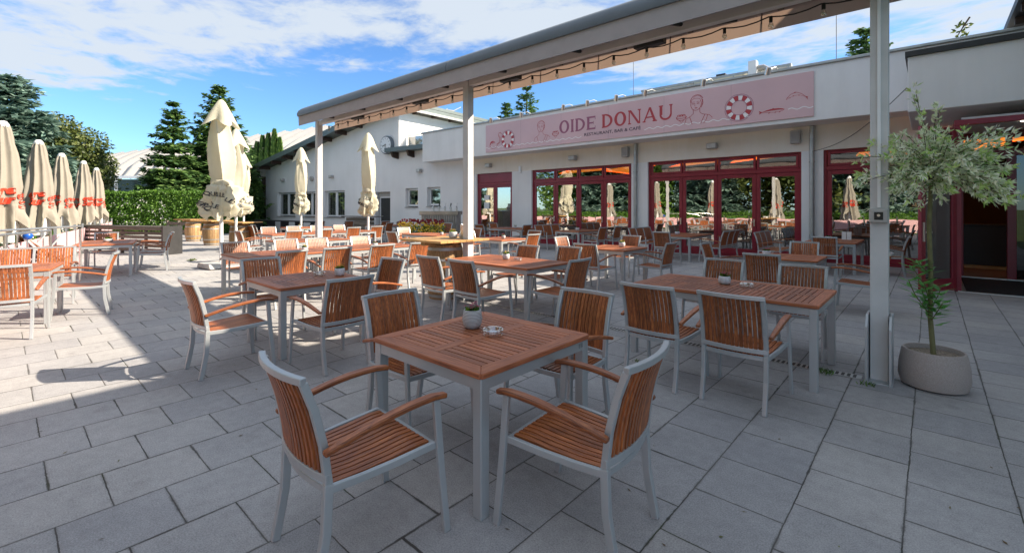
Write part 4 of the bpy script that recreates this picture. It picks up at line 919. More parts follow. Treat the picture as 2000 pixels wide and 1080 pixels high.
# small table decoration
mst, _t, _b = newmat('striped_pot'); _tc = _t.nodes.new('ShaderNodeTexCoord'); _w = _t.nodes.new('ShaderNodeTexWave'); _w.bands_direction = 'Z'; _w.inputs['Scale'].default_value = 34; _w.inputs['Distortion'].default_value = 1.5; link(_t, _tc.outputs['Object'], _w.inputs[0])
link(_t, ramp(_t, _w.outputs['Fac'], [(0.25, (0.16, 0.16, 0.17)), (0.5, (0.62, 0.62, 0.62))]), _b.inputs['Base Color']); _b.inputs['Roughness'].default_value = .6; bump(_t, _b, _w.outputs['Fac'], .6, .004)
def pot_plant(x, y, z, label, col, h=.085, r=.05, mat=None, group='small flower pots on the tables', name='flower_pot'):
    t = thing(name, (x, y, z), random.uniform(0, 6), label, 'flower pot', group)
    MB().lathe([(r * .7, 0), (r * .95, h * .15), (r * 1.08, h * .5), (r * 1.0, h * .85), (r * .9, h), (r * .82, h), (r * .78, h * .8)], 22, fn=lambda a, b, c: (a + .0018 * math.sin(b * 520), b)).build('pot', mat or potw, t, smooth='all')
    m = MB(); fl = MB()
    for k in range(110):
        a = random.uniform(0, 2 * PI); rr = random.uniform(0, r * 1.0); m.leaf(Vector((rr * .6 * math.cos(a), rr * .6 * math.sin(a), h * .8 + random.uniform(0, .025))), Vector((math.cos(a) * .8, math.sin(a) * .8, random.uniform(.2, 1.5))), Vector((math.sin(a), -math.cos(a), .3)), random.uniform(.02, .045), .015)
    for k in range(26):
        a = random.uniform(0, 2 * PI); rr = random.uniform(0, r * .95); c = Vector((rr * math.cos(a), rr * math.sin(a), h + random.uniform(.01, .045)))
        for q in range(5):
            b = 2 * PI * q / 5; fl.leaf(c, Vector((math.cos(b), math.sin(b), .4)), Vector((0, 0, 1)), .012, .010)
    m.build('leaves', l_green, t); fl.build('flowers', col, t)
    return t
def ashtray(x, y, z, label):
    t = thing('ashtray', (x, y, z), 0, label, 'ashtray', 'clear glass ashtrays on the tables')
    MB().lathe([(.055, 0), (.068, .004), (.071, .036), (.066, .040), (.058, .037), (.052, .014), (.0, .012)], 28, cap=False).build('bowl', clearg, t, smooth=True)
H = .742
pot_plant(-2.35, 2.19, H, 'striped grey pot with pink flowers on the front square table', l_pink, .125, .064, mst)
ashtray(-2.12, 2.16, H, 'clear glass ashtray beside the striped pot on the front table')
pot_plant(-5.35, 2.78, H, 'marbled grey pot with orange flowers on the shaded second table', l_yellow, .09, .058)
ashtray(-5.55, 2.62, H, 'clear glass ashtray on the shaded second table')
pot_plant(-5.03, 5.42, H, 'white pot with yellow flowers on the half-sunlit table', l_yellow, .09, .055)
ashtray(-4.78, 5.42, H, 'clear glass ashtray on the half-sunlit table')
pot_plant(-1.66, 5.28, H, 'round white pot with red-tipped leaves on the long right-hand table', l_pink, .085, .06)
ashtray(-1.42, 5.22, H, 'large glass ashtray on the long right-hand table')
pot_plant(-8.98, 3.95, H, 'low pot with yellow flowers on the sunny table left of centre', l_yellow, .06, .05)
pot_plant(-8.78, 5.36, H, 'white pot with pink flowers on the sunny table next to the barrel', l_pink, .07, .055)
pot_plant(-10.9, 8.9, H, 'small pot with orange flowers on the table behind the barrel', l_yellow)
pot_plant(-8.4, 8.95, H, 'small pot on the table right of the middle post', l_pink, .09, .05)
pot_plant(-4.80, 8.75, H, 'white pot with bright yellow flowers on the small middle table', l_yellow, .10, .06)
pot_plant(-2.08, 8.8, H, 'white pot with green leaves on the square table left of the big post', l_pink, .09, .065)
pot_plant(-12.3, 13.8, H, 'pale pot on the table by the two-leaf red door', l_blossom)
pot_plant(-9.4, 13.9, H, 'grey pot on the wall table at the left row of doors', l_green, .1, .07)
pot_plant(-5.75, 13.9, H, 'white pot on the wall table at the right row of doors', l_pink, .09, .07)
pot_plant(-1.95, 14.3, H, 'white pot with red flowers on the wall table behind the big post', l_pink, .08, .07)
pot_plant(-15.15, 6.7, H, 'pot with pale flowers on the far sunny table beneath the slim parasol', l_yellow, .08, .07)
pot_plant(-19.3, 8.3, H, 'small pot with yellow flowers on the dark far table', l_yellow, .09, .08)
pot_plant(-14.75, 1.75, H, 'white bowl with a small green plant on the long left table', l_green, .07, .09)
t = thing('menu_holder', (-1.6, 14.6, H), 0, 'white menu cards standing on the wall table behind the big post', 'menu'); MB().box(-.1, -.005, -.02, .02, 0, .2).build('card', whitef, t); MB().box(.005, .1, -.02, .02, 0, .2).build('card', whitef, t)

# ================================================================== BARREL TABLES
def make_barrel(label):
    t = thing('barrel_table', (0, 0, 0), 0, label, 'barrel table', 'wooden barrels used as standing tables')
    n = 26; m = MB()
    pr = [(0, .275), (.12, .305), (.25, .33), (.40, .345), (.55, .343), (.70, .328), (.83, .305), (.93, .285)]
    for k in range(n):
        a0, a1 = 2 * PI * (k + .03) / n, 2 * PI * (k + .97) / n; vs = []
        for z, r in pr: vs += [(r * math.cos(a0), r * math.sin(a0), z), (r * math.cos(a1), r * math.sin(a1), z), ((r - .03) * math.cos(a1), (r - .03) * math.sin(a1), z), ((r - .03) * math.cos(a0), (r - .03) * math.sin(a0), z)]
        q = len(pr); m.add(vs, [(4 * i + j, 4 * i + (j + 1) % 4, 4 * i + 4 + (j + 1) % 4, 4 * i + 4 + j) for i in range(q - 1) for j in range(4)] + [(3, 2, 1, 0), tuple(4 * (q - 1) + j for j in range(4))])
    m.build('staves', stave, t)
    MB().lathe([(.25, .86), (.27, .87)], 26).build('head', stave, t)
    for z, w_ in ((.06, .05), (.24, .04), (.40, .0), (.68, .04), (.86, .05)):
        if not w_: continue
        rr = lambda zz: next(a + (b - a) * (zz - c) / (d - c) for (c, a), (d, b) in zip(pr[:-1], pr[1:]) if c <= zz <= d) + .004
        MB().lathe([(rr(z - w_ / 2), z - w_ / 2), (rr(z + w_ / 2), z + w_ / 2)], 40, cap=False).build('hoop', zinc, t, smooth='all')
    b_ = MB(); [b_.box(-.55, .55, -.55 + q * .1375, -.55 + q * .1375 + .134, .99, 1.025) for q in range(8)]; b_.build('tabletop', pineX, t, bevel=.003)
    b_ = MB(); b_.box(-.06, .06, -.48, .48, .93, .989); b_.box(-.3, .3, -.05, .05, .935, .988); b_.build('batten', pineX, t)
    return reg(t)
bar0 = make_barrel('barrel table with a square board top behind the middle pergola post'); bar0.location = (-6.32, 5.24, 0)
for (x, y), rz, lb in ((Rc(378, 21.5), .4, 'leftmost barrel table, in the shade of the hedge'), (Rc(414, 19.3), .5, 'middle barrel table of the three by the hedge, beside the big parasol pole'), (Rc(468, 17.2), .6, 'right barrel table of the three, half hidden behind chairs')):
    dup(bar0, (x, y, 0), rz, lb)
pot_plant(-6.32, 5.42, 1.026, 'marbled pot with pale yellow flowers on the barrel table', l_yellow, .11, .075)
pot_plant(-6.18, 5.52, 1.026, 'white pot beside the steel cooler on the barrel table', l_blossom, .10, .06, whitef)
t = thing('wine_cooler', (-6.02, 5.45, 1.026), 0, 'brushed steel wine cooler on the barrel table', 'wine cooler'); MB().lathe([(.088, 0), (.09, .005), (.094, .24), (.099, .245), (.095, .25), (.086, .235), (.082, .02)], 30).build('bucket', steel, t, smooth=True)
# flower box
FX, FY = Rc(826, 17.5)
t = thing('flower_box', (FX, FY, 0), R_(30), 'long planter box full of yellow and dark red flowers', 'planter')
MB().box(-.8, .8, -.16, .16, .35, .62).build('box', greywood, t, bevel=.01); q = MB(); q.box(-.75, -.69, -.12, .12, 0, .35); q.box(.69, .75, -.12, .12, 0, .35); q.build('stand', dark, t)
lv = MB(); y1 = MB(); r1 = MB()
for k in range(900): lv.leaf(Vector((random.uniform(-.85, .85), random.uniform(-.22, .22), random.uniform(.55, .85))), Vector((random.uniform(-1, 1), random.uniform(-1, 1), random.uniform(-.3, 1))), Vector((random.uniform(-1, 1), 1, 0)), .08, .035)
for k in range(330):
    top_ = random.random() < .3; c = Vector((random.uniform(-.9, .85), random.uniform(-.26, .1), random.uniform(.95, 1.12) if top_ else random.uniform(.62, 1.0)))
    for q in range(6): b = 2 * PI * q / 6; (r1 if top_ else y1).leaf(c, Vector((math.cos(b), -.4, math.sin(b))), Vector((0, 1, 0)), .045, .035)
lv.build('leaves', l_green, t); y1.build('yellow_flowers', l_yellow, t); r1.build('red_flowers', l_dred, t)

# beer tap counter
stl2 = plain('counter_steel', (0.42, 0.41, 0.38), 0.38, 0.8, 0.3, 2)
TX, TY = Rc(862, 21.3)
t = thing('tap_counter', (TX, TY, 0), R_(36), 'ribbed stainless steel beer tap counter with five chrome taps', 'bar counter')
q = MB(); pts = []
for k in range(65):
    x = -.84 + 1.68 * k / 64; pts.append((x, -.42 + .018 * math.cos(k * PI / 2)))
q.prism(pts + [(.84, .35), (-.84, .35)], 0, 1.22); q.build('body', stl2, t)
MB().box(-.9, .9, -.47, .4, 1.22, 1.40).build('top', stl2, t, bevel=.01)
for k in range(5):
    x = -.34 + k * .27; tp = MB().tube([(x, -.1, 1.40), (x, -.1, 1.56), (x, -.16, 1.6), (x, -.24, 1.58), (x, -.26, 1.5)], .036, 8).build('tap', steel, t, smooth=True); MB().tube([(x, -.16, 1.6), (x + .03, -.15, 1.76)], [.02, .03], 8).build('tap_handle', black if k % 2 else pvc, tp)

# ================================================================== PARASOLS
def fabric_lathe(prof, folds, amp, seed, n=72, jit=.02, drop=0):
    m = MB()
    def fn(r, z, a):
        k = amp * r * (abs(math.sin(a * folds / 2 + .8 * math.sin(z * 2 + seed) * .4)) - .5) * 2
        nn = noise.noise((math.cos(a) * 1.6 + seed, math.sin(a) * 1.6, z * 1.7)) * jit
        zz = z - (drop * abs(math.sin(a * 2 + seed)) if z < prof[0][1] + .02 else 0)
        return max(.004, r + k + nn), zz
    m.lathe(prof, n, fn=fn, cap=False); return m, fn
def wrap(txt, size, a0, z0, tilt, prof, fn, shear=0, bold=0, rr=.42):
    v, f = text_mesh(txt, size, shear=shear, bold=bold); out_ = []
    def rad(z, a):
        for (ra, za), (rb, zb) in zip(prof[:-1], prof[1:]):
            lo, hi = min(za, zb), max(za, zb)
            if lo <= z <= hi: tt = (z - za) / ((zb - za) or 1); return fn(ra + (rb - ra) * tt, z, a)[0]
        return fn(prof[0][0], z, a)[0]
    for p in v:
        x, y = p[0] * math.cos(tilt) - p[1] * math.sin(tilt), p[0] * math.sin(tilt) + p[1] * math.cos(tilt)
        z = z0 + y; a = a0 + x / rr; r = rad(z, a) + .025; out_.append((r * math.cos(a), r * math.sin(a), z))
    return out_, f
def cream_parasol(label, seed, slim=1.0, base=True, sk=1.0):
    t = thing('cream_parasol', (0, 0, 0), 0, label, 'parasol', 'folded cream parasols')
    s = slim
    pr = [(.28 * sk, 1.28), (.38 * sk, 1.36), (.43 * sk, 1.55), (.42 * sk, 1.78), (.34 * sk, 2.0), (.25 * s, 2.16), (.215 * s, 2.24), (.25 * s, 2.4), (.285 * s, 2.75), (.285 * s, 3.1), (.255 * s, 3.45), (.22 * s, 3.75), (.15, 3.95), (.05, 4.1)]
    prd = []
    for (a, b), (c, d) in zip(pr[:-1], pr[1:]):
        for q in range(5): prd.append((a + (c - a) * q / 5, b + (d - b) * q / 5))
    prd.append(pr[-1])
    def fn(r, z, a):
        low = z < 2.14
        if low: k = .17 * r * (1 - 2 * abs(math.sin(a * 3.5 + 1.2 * math.sin(z * 4 + seed) + seed)) ** .6)
        else: k = .20 * r * (1 - 1.8 * abs(math.sin(a * 2.5 + .9 * z + seed)) ** .55)
        nn = (noise.noise((math.cos(a) * 2.0 + seed, math.sin(a) * 2.0, z * 2.6)) * .20 + noise.noise((math.cos(a) * 4 + seed, math.sin(a) * 4, z * 7)) * .09) * (sk * .6 + .4) if low else noise.noise((math.cos(a) * 1.1 + seed, math.sin(a) * 1.1, z * .9)) * .06
        return max(.02, r + k + nn), z + (.06 * math.sin(a * 5 + seed) if z < 1.45 else 0)
    MB().lathe(prd, 110, fn=fn, cap=False).build('canopy', cream, t, smooth='all')
    cp = [(.355 * s, 3.74), (.30 * s, 3.86), (.235 * s, 4.02), (.165, 4.18), (.10, 4.31), (.05, 4.37), (.005, 4.39)]
    MB().lathe(cp, 48, fn=lambda r, z, a: (r * (1 + .34 * math.sin(a * 4 + seed) * max(0, (4.3 - z) * 1.6)), z - (.10 * math.sin(a * 4 + seed) * max(0, (4.05 - z) * 3))), cap=False).build('vent_cap', cream, t, smooth='all')
    MB().tube([(0, 0, .1), (0, 0, 4.2)], .045, 14).build('pole', pvc, t, smooth=True)
    MB().lathe([(.235 * s, 2.16), (.24 * s, 2.22), (.235 * s, 2.28)], 30, cap=False).build('strap', cream, t)
    if base: MB().prism([(-.42, .02), (.42, .02), (.34, .14), (-.34, .14)], -.42, .42, 'XZ').build('base', conc, t, bevel=.01)
    for txt, az, z, tl in (('RÖMERQ', -1.75, 1.72, -.8), ('QUELLE', -.75, 1.90, -.1), ('ELLE', -.85, 1.62, -.35), ('LLE', .1, 1.72, -.7), ('RÖMERQUELLE', 1.9, 1.75, .3)):
        v, f = wrap(txt, .145, az, z, tl, prd, fn, bold=.004)
        MB().add(v, f).build('print', blackink, t)
    return reg(t)
xy = Rc(432, 12.1)
ps = cream_parasol('big folded cream parasol with crumpled printed hem, tallest one at the left', 1.7); ps.location = (*xy, 0); ps.rotation_euler = (0, 0, .1)
dup(ps, (*Rc(461, 16.6), 0), .9, 'folded cream parasol directly behind the tallest one'); dup(ps, (*Rc(476, 24.3), 0), 2.2, 'farthest folded cream parasol, in front of the thuja trees')
ps2 = cream_parasol('slim tightly rolled cream parasol in front of the leftmost gable windows', 4.4, .88, sk=.62); ps2.location = (*Rc(588, 21.8), 0); ps2.rotation_euler = (0, 0, .4)
dup(ps2, (*Rc(719, 17.5), 0), .0, 'slim rolled cream parasol left of the wall clock')
def beige_parasol(label):
    t = thing('beige_parasol', (0, 0, 0), 0, label, 'parasol', 'beige folded parasols along the pink fence')
    pr = [(.38, .98), (.35, 1.2), (.31, 1.4), (.265, 1.6), (.262, 1.72), (.26, 2.0), (.232, 2.4), (.185, 2.85), (.125, 3.2), (.085, 3.33)]; prd = []
    for (a, b), (c, d) in zip(pr[:-1], pr[1:]):
        for q in range(4): prd.append((a + (c - a) * q / 4, b + (d - b) * q / 4))
    prd.append(pr[-1])
    def fn(r, z, a):
        low = z < 1.62; k = (.28 if low else .22) * r * (1.2 - 2 * abs(math.sin(a * 4.5 + .5 * math.sin(z * 2))) ** .7); nn = noise.noise((math.cos(a) * 1.7, math.sin(a) * 1.7, z * 1.4)) * (.09 if low else .035)
        zz = z + (max(0, 1.62 - z) * .38 * max(-.6, math.sin(a * 3 + 1) + .35 * math.sin(a * 5)) if low else 0)
        return r + k + nn, zz
    MB().lathe(prd, 80, fn=fn, cap=False).build('canopy', beige, t, smooth='all')
    MB().lathe([(.1, 3.28), (.1, 3.34), (.06, 3.4), (.01, 3.41)], 20).build('cap', pvc, t, smooth=True)
    MB().tube([(0, 0, 0), (0, 0, 3.3)], .04, 12).build('pole', pvc, t, smooth=True)
    q = MB(); [q.tube([(.05 * math.cos(a), .05 * math.sin(a), 1.5), (.17 * math.cos(a), .17 * math.sin(a), .75)], .022, 6) for a in (0.4, 1.6, 2.9, 4.1, 5.3)]; q.build('rib', pvc, t)
    q = MB().lathe([(.19, .82), (.22, 1.0), (.2, 1.4)], 40, fn=lambda r, z, a: (r * (1 + .25 * math.sin(a * 6)), z), cap=False); q.build('inner_fabric', whitef, t, smooth='all')
    for az, z in ((-.55, 1.92), (1.0, 1.84), (2.7, 1.9), (4.3, 1.86)):
        for q, tx in enumerate(('ere', 'Sur')):
            v, f = wrap(tx, .25, az, z - q * .20, .08, prd, fn, shear=.35, bold=.012, rr=.29); MB().add(v, f).build('print', redink, t)
    return reg(t)
BP = [(5, 9.83, 'beige parasol with red print cut by the left edge of the photo'), (75, 12.6, 'second beige parasol with red print from the left'), (120, 15.7, 'third beige parasol from the left along the pink fence'), (163, 18.3, 'fourth beige parasol from the left along the pink fence'), (188, 21.5, 'farthest beige parasol, in front of the hedge end')]
bp0 = beige_parasol(BP[0][2]); bp0.location = (*Rc(5, 9.83), 0); bp0.rotation_euler = (0, 0, .5)
for i, (u, z, lb) in enumerate(BP[1:]): dup(bp0, (*Rc(u, z), 0), [.25, -.25, .9, .55][i], lb)
for x, lb in ((-11.0, 'beige parasol mirrored in the left row of doors'), (-7.3, 'beige parasol mirrored in the right row of doors'), (-3.6, 'beige parasol mirrored in the rightmost window')): dup(bp0, (x, -.25 - (x + 14) * .2, 0), random.uniform(0, 2), lb)

# ================================================================== LEFT SIDE: fence, rails, benches
t = thing('pink_fence', (0, 0, 0), 0, 'low fence of pale pink panels between grey posts at the left', 'fence')
p0 = Vector((-30.5, 3.75, 0)); p1 = Vector((1.5, -3.0, 0)); dv = (p1 - p0); nP = 22
for k in range(nP):
    a = p0 + dv * (k / nP); b = p0 + dv * ((k + 1) / nP); a2 = a + (b - a) * .03; b2 = a + (b - a) * .97
    MB().bar([(a2.x, a2.y, .48), (b2.x, b2.y, .48)], .72, .02, (0, 0, 1)).build('panel', pinkp, t)
    MB().box(a.x - .03, a.x + .03, a.y - .03, a.y + .03, 0, 1.02).build('post', steel, t)
t = thing('steel_railing', (0, 0, 0), 0, 'tubular steel handrail of the ramp behind the near left bench', 'railing')
q = MB(); q.tube([(-10.3, -.6, 1.10), (-12.42, .64, 1.13)], .022, 8); q.tube([(-10.6, -.9, .55), (-12.0, -.1, 1.08)], .02, 8); q.tube([(-11.2, -1.2, 1.14), (-13.4, 1.14, 1.17)], .02, 8); q.build('handrail', steel, t, smooth=True)
for x, y in ((-12.42, .64), (-11.4, .05), (-13.4, 1.14), (-12.5, .2)): MB().tube([(x, y, 0), (x, y, 1.12)], .022, 8).build('post', steel, t, smooth=True)
xy = Rc(54, 9.6); t = MB().lathe([(.005, -.085), (.06, -.06), (.085, 0), (.06, .06), (.005, .085)], 20, (xy[0], xy[1], .98)).build('ball_float', blue, None, smooth='all'); tag(t, 'bright blue ball hanging at the steel handrail', 'ball')
xy = Rc(66, 10.4); t = thing('deck_chair', (xy[0], xy[1], 0), .3, 'tilted slatted wooden deck chair behind the handrail', 'deck chair')
q = MB(); [q.bar([(-.35 + k * .09, -.3, .95), (-.3 + k * .09, .35, .35)], .07, .02) for k in range(8)]; q.build('backrest', teakY, t); q = MB(); q.bar([(-.4, -.32, .98), (-.34, .4, 0)], .03, .04); q.bar([(.36, -.32, .98), (.4, .4, 0)], .03, .04); q.bar([(-.36, .3, .9), (-.36, -.35, 0)], .03, .03); q.bar([(.38, .3, .9), (.38, -.35, 0)], .03, .03); q.build('frame', alu, t)
# long slatted planter / counter in grey wood
t = thing('slatted_counter', (*Rc(318, 15.2), 0), math.atan2(-.671 * .9 + .2, -.742 * .9 - .3) + PI, 'long dark grey slatted timber bench box behind the far left table', 'bench')
q = MB(); [q.box(-4.8, -.02, -.03, .0, .10 + k * .14, .20 + k * .14) for k in range(6)]; [q.box(-4.8, 0, .0 + .2 * k, .17 + .2 * k, .90, .93) for k in range(3)]; q.build('slats', greywood, t)
MB().box(-.02, .06, -.04, .6, 0, .95).build('end_panel', dark, t); q = MB(); [q.box(-.9 - k * 1.2, -.82 - k * 1.2, .0, .06, 0, .9) for k in range(4)]; q.build('post', dark, t)
xy0, xy1 = Rc(328, 24), Rc(372, 22.8); q = MB()
for z in (.35, .75): q.bar([(xy0[0], xy0[1], z), (xy1[0], xy1[1], z)], .16, .03, (0, 0, 1))
for k in range(3): a = k / 2; q.box(xy0[0] + (xy1[0] - xy0[0]) * a - .05, xy0[0] + (xy1[0] - xy0[0]) * a + .05, xy0[1] + (xy1[1] - xy0[1]) * a - .05, xy0[1] + (xy1[1] - xy0[1]) * a + .05, 0, .9)
tag(q.build('rail_fence', greywood), 'low grey plank fence left of the leftmost barrel', 'fence')
# black bench row before the gable wall
t = thing('black_beer_table', (*Rc(560, 29), 0), R_(6), 'long row of black tables under the white gable windows', 'table'); MB().box(-3.8, 3.2, -.3, .3, .68, .74).build('tabletop', dark, t); [MB().box(-3.7 + k * 1.7, -3.62 + k * 1.7, -.25, .25, 0, .68).build('trestle', dark, t) for k in range(5)]
t = thing('plank_stack', (*Rc(705, 24.5), 0), R_(6), 'weathered wooden box counter left of the grey back door', 'counter'); q = MB(); [q.box(-.95, .8, -.25, .25, .05 + k * .2, .22 + k * .2) for k in range(5)]; q.build('planks', greywood, t); MB().box(-1.25, 1.2, -.35, .35, 1.06, 1.1).build('top_board', greywood, t)
# fallen leaf bunch on the floor
xy = Rc(378, 13.6); m = MB()
for k in range(30): a = random.uniform(0, 6.3); m.leaf(Vector((xy[0] + random.uniform(-.12, .12), xy[1] + random.uniform(-.12, .12), .02)), Vector((math.cos(a), math.sin(a), random.uniform(0, .5))), Vector((0, 0, 1)), .12, .05)
tag(m.build('leaf_bunch', l_olive), 'small bunch of fallen leaves on the sunny paving', 'leaves')
def weed(x, y, n, sz, lb):
    m = MB()
    for k in range(n): a = random.uniform(0, 6.3); m.leaf(Vector((x + random.uniform(-.06, .06), y + random.uniform(-.04, .04), 0)), Vector((math.cos(a) * .7, math.sin(a) * .7, 1)), Vector((math.sin(a), -math.cos(a), 0)), sz * random.uniform(.5, 1), .008)
    tag(m.build('weed_tuft', l_green), lb, 'weed')
m = MB()
for k in range(170):
    a = random.uniform(0, 6.3); x = random.uniform(-9, 1); y = random.uniform(.2, 9); m.leaf(Vector((x, y, .004)), Vector((math.cos(a), math.sin(a), .08)), Vector((0, 0, 1)), random.uniform(.012, .035), random.uniform(.006, .016))
l_lit = leafm('dry_litter', [(0.0, (0.08, 0.05, 0.025)), (0.6, (0.2, 0.13, 0.06)), (1.0, (0.16, 0.2, 0.06))]); tag(m.build('leaf_litter', l_lit), kind='stuff')
weed(-.72, 5.22, 40, .09, 'green weed tuft in the joint left of the big post foot'); weed(-2.2, 4.35, 18, .05, 'tiny weed tuft between the front table and the long right table'); weed(-.42, 5.14, 40, .05, 'grass and moss at the foot of the big post')

# ================================================================== POTTED WILLOW
T = thing('potted_willow', (.02, 5.50, 0), 0, 'variegated willow standard tree in a round grey granite pot', 'potted tree')
MB().lathe([(.19, 0), (.225, .02), (.243, .09), (.237, .2), (.218, .31), (.212, .325), (.198, .325), (.192, .30), (.192, .27)], 44).build('pot', potm, T, smooth=True)
MB().lathe([(.191, .27), (.191, .285)], 40).build('gravel', gravel, T)
MB().tube([(.0, 0, .27), (-.022, .01, .6), (-.018, 0, 1.0), (-.03, 0, 1.4), (-.012, 0, 1.88)], [.021, .019, .018, .018, .016], 10).build('trunk', trunkg, T, smooth=True)
m = MB(); br = MB(); tipm = MB()
def rnd(): return Vector((random.gauss(0, 1), random.gauss(0, 1), random.gauss(0, 1)))
for k in range(200):
    a = random.uniform(0, 2 * PI); el = random.uniform(-.35, 1.05) if k > 6 else 1.3
    ln = random.uniform(.34, .60) * (1.0 if k > 4 else 1.0); p = Vector((0, 0, 1.80 + random.uniform(0, .14))); d = Vector((math.cos(a) * math.cos(el), math.sin(a) * math.cos(el), math.sin(el) * .85 + .1))
    if k in (0, 1, 2): a = 3.9 + k * .6; d = Vector((math.cos(a) * .3, math.sin(a) * .3, 1)); ln = .78 - k * .1
    pts = [p]; n = 11
    for i in range(n):
        d = (d + Vector((0, 0, -.06 if k > 2 else .0)) + rnd() * .05).normalized(); p = p + d * ln / n; pts.append(p)
        if i > 1:
            for q in range(5 if i < n - 1 else 8):
                ax = rnd().normalized(); dd = (d * .8 + ax * .75); c = p + rnd() * .008; (tipm if i == n - 1 and k % 2 else m).leaf(c, dd, rnd(), random.uniform(.04, .066), random.uniform(.013, .021))
    br.tube(pts[::2], .0028, 4)
m.build('crown', l_willow, T); tipm.build('tip_leaves', l_tip, T); br.build('branches', barkm, T)
m = MB(); br = MB()
for (z, a, ln) in ((.50, 3.6, .36), (.55, .6, .22), (.62, 4.4, .2), (.45, 5.2, .22), (.7, 3.2, .25), (.52, 2.2, .2), (.85, 3.5, .14)):
    z += .12; p = Vector((-.02, 0, z)); d = Vector((math.cos(a) * .6, math.sin(a) * .6, .8)); pts = [p]
    for i in range(6):
        d = (d + Vector((0, 0, .05)) + rnd() * .06).normalized(); p = p + d * ln / 6; pts.append(p)
        for q in range(3): b = q * 2.1 + i; m.leaf(p, Vector((math.cos(b), math.sin(b), .35)), Vector((0, 0, 1)), random.uniform(.09, .14), .042)
    br.tube(pts, .004, 5)
for k in range(26): a = random.uniform(0, 6.3); z = random.uniform(.5, .85); m.leaf(Vector((.02 * math.cos(a), .02 * math.sin(a), z)), Vector((math.cos(a), math.sin(a), random.uniform(-.3, .5))), Vector((0, 0, 1)), random.uniform(.08, .13), .04)
m.build('shoot_leaves', l_shoot, T); br.build('shoots', trunkg, T)

# ================================================================== TREES
def spruce(name, label, h, r, mat, seed, dens=1.0, group=None, bare=.06, loc=(0, 0, 0), tuft=1.0):
    rs = random.Random(seed); t = thing(name, loc, 0, label, 'tree', group); m = MB(); lv = int(h * 2.3)
    for i in range(lv):
        f = (i + rs.random() * .6) / lv; z = h * (bare + (1 - bare) * f); R = r * (1 - f) ** .82 * rs.uniform(.8, 1.08) + .12; nb = max(4, int((9 * (1 - f) + 4) * dens))
        for b in range(nb):
            a = 2 * PI * (b + rs.random() * .9) / nb; L_ = R * rs.uniform(.62, 1.12); up_ = .25 if f > .8 else -.02; n = max(3, int(L_ / .19)); d = Vector((math.cos(a), math.sin(a), up_)); p = Vector((0, 0, z))
            for k in range(n):
                s = (k + 1) / n; p = Vector((math.cos(a) * L_ * s, math.sin(a) * L_ * s, z + L_ * (up_ * s - .28 * s + .30 * s * s))); side = Vector((-math.sin(a), math.cos(a), 0)); w_ = (.12 + .5 * (1 - abs(s - .45))) * min(1.2, L_ * .6) * .8
                fw = Vector((math.cos(a), math.sin(a), 0))
                for q in (-1, 1):
                    for e in range(4):
                        dd = side * q * rs.uniform(.3, 1.1) + fw * rs.uniform(.0, 1.0) + Vector((0, 0, rs.uniform(-.55, .3)))
                        m.leaf(p + fw * rs.uniform(-.1, .1) + Vector((rs.uniform(-.06, .06), rs.uniform(-.06, .06), rs.uniform(-.12, .1))), dd, Vector((rs.uniform(-.7, .7), rs.uniform(-.7, .7), 1)), (w_ * rs.uniform(.5, 1) + .14) * tuft, rs.uniform(.10, .19) * tuft)
                dd = fw + Vector((0, 0, rs.uniform(-.2, .3))); m.leaf(p, dd, Vector((rs.uniform(-.6, .6), rs.uniform(-.6, .6), 1)), .3 * tuft, .16 * tuft)
    m.build('crown', mat, t); MB().tube([(0, 0, 0), (0, 0, h * .5), (0, 0, h * .98)], [r * .09, r * .05, .015], 8).build('trunk', barkm, t)
    return reg(t)
def at(u, z): x, y = Rc(u, z); return (x, y, 0)
spruce('blue_spruce', 'broad blue-green spruce behind the beige parasols at the far left', 8.5, 3.5, l_blue, 3, 2.3, loc=at(26, 24), tuft=1.5)
spruce('spruce_tree', 'dark pointed spruce in the middle of the left background', 8.5, 2.4, l_spruce, 5, 1.7, loc=at(338, 30), tuft=1.25)
spruce('spruce_tree', 'tall light green spruce behind the tallest cream parasol', 10.4, 3.4, l_spruce, 8, 1.8, loc=at(428, 33), tuft=1.3)
spruce('spruce_tree', 'spruce tip showing above the banner roof left of the letters', 9.4, 2.2, l_spruce, 12, .9, loc=at(1028, 30), bare=.3)
spruce('spruce_tree', 'thin spruce tip left of the larger one above the banner roof', 8.9, 1.3, l_spruce, 13, .9, loc=at(989, 32), bare=.3)
spruce('spruce_tree', 'bushy conifer above the flat roof on both sides of the big post', 11.0, 3.3, l_spruce, 14, 1.3, loc=at(1692, 24), bare=.35)
def blob_tree(name, label, loc, h, r, mat, n, seed, leaf=.16, lobes=9, group=None, z0=.25):
    rs = random.Random(seed); t = thing(name, loc, 0, label, 'tree', group); m = MB(); cs = []
    for k in range(lobes):
        a = rs.uniform(0, 2 * PI); rr = r * rs.uniform(.1, .62); f = rs.uniform(0, 1); cs.append((Vector((rr * math.cos(a), rr * math.sin(a), h * (z0 + (1 - z0) * f * .85))), r * rs.uniform(.34, .6) * (1 - .4 * f)))
    for k in range(n):
        c, cr = cs[k % lobes]; d = Vector((rs.gauss(0, 1), rs.gauss(0, 1), rs.gauss(0, 1))).normalized(); p = c + d * cr * rs.uniform(.55, 1.08)
        if p.z < .3: continue
        m.leaf(p, Vector((rs.gauss(0, 1), rs.gauss(0, 1), rs.gauss(0, .7))), d + Vector((rs.gauss(0, .5), rs.gauss(0, .5), rs.gauss(0, .5))), leaf * rs.uniform(.6, 1.3), leaf * .55)
    m.build('crown', mat, t); MB().tube([(0, 0, 0), (.1, 0, h * .4), (0, .1, h * .75)], [r * .09, r * .06, r * .03], 8).build('trunk', barkm, t); return t
blob_tree('broadleaf_tree', 'olive green tree behind the blue spruce', at(95, 29), 7.2, 3.6, l_olive, 16000, 21, .24, 14)
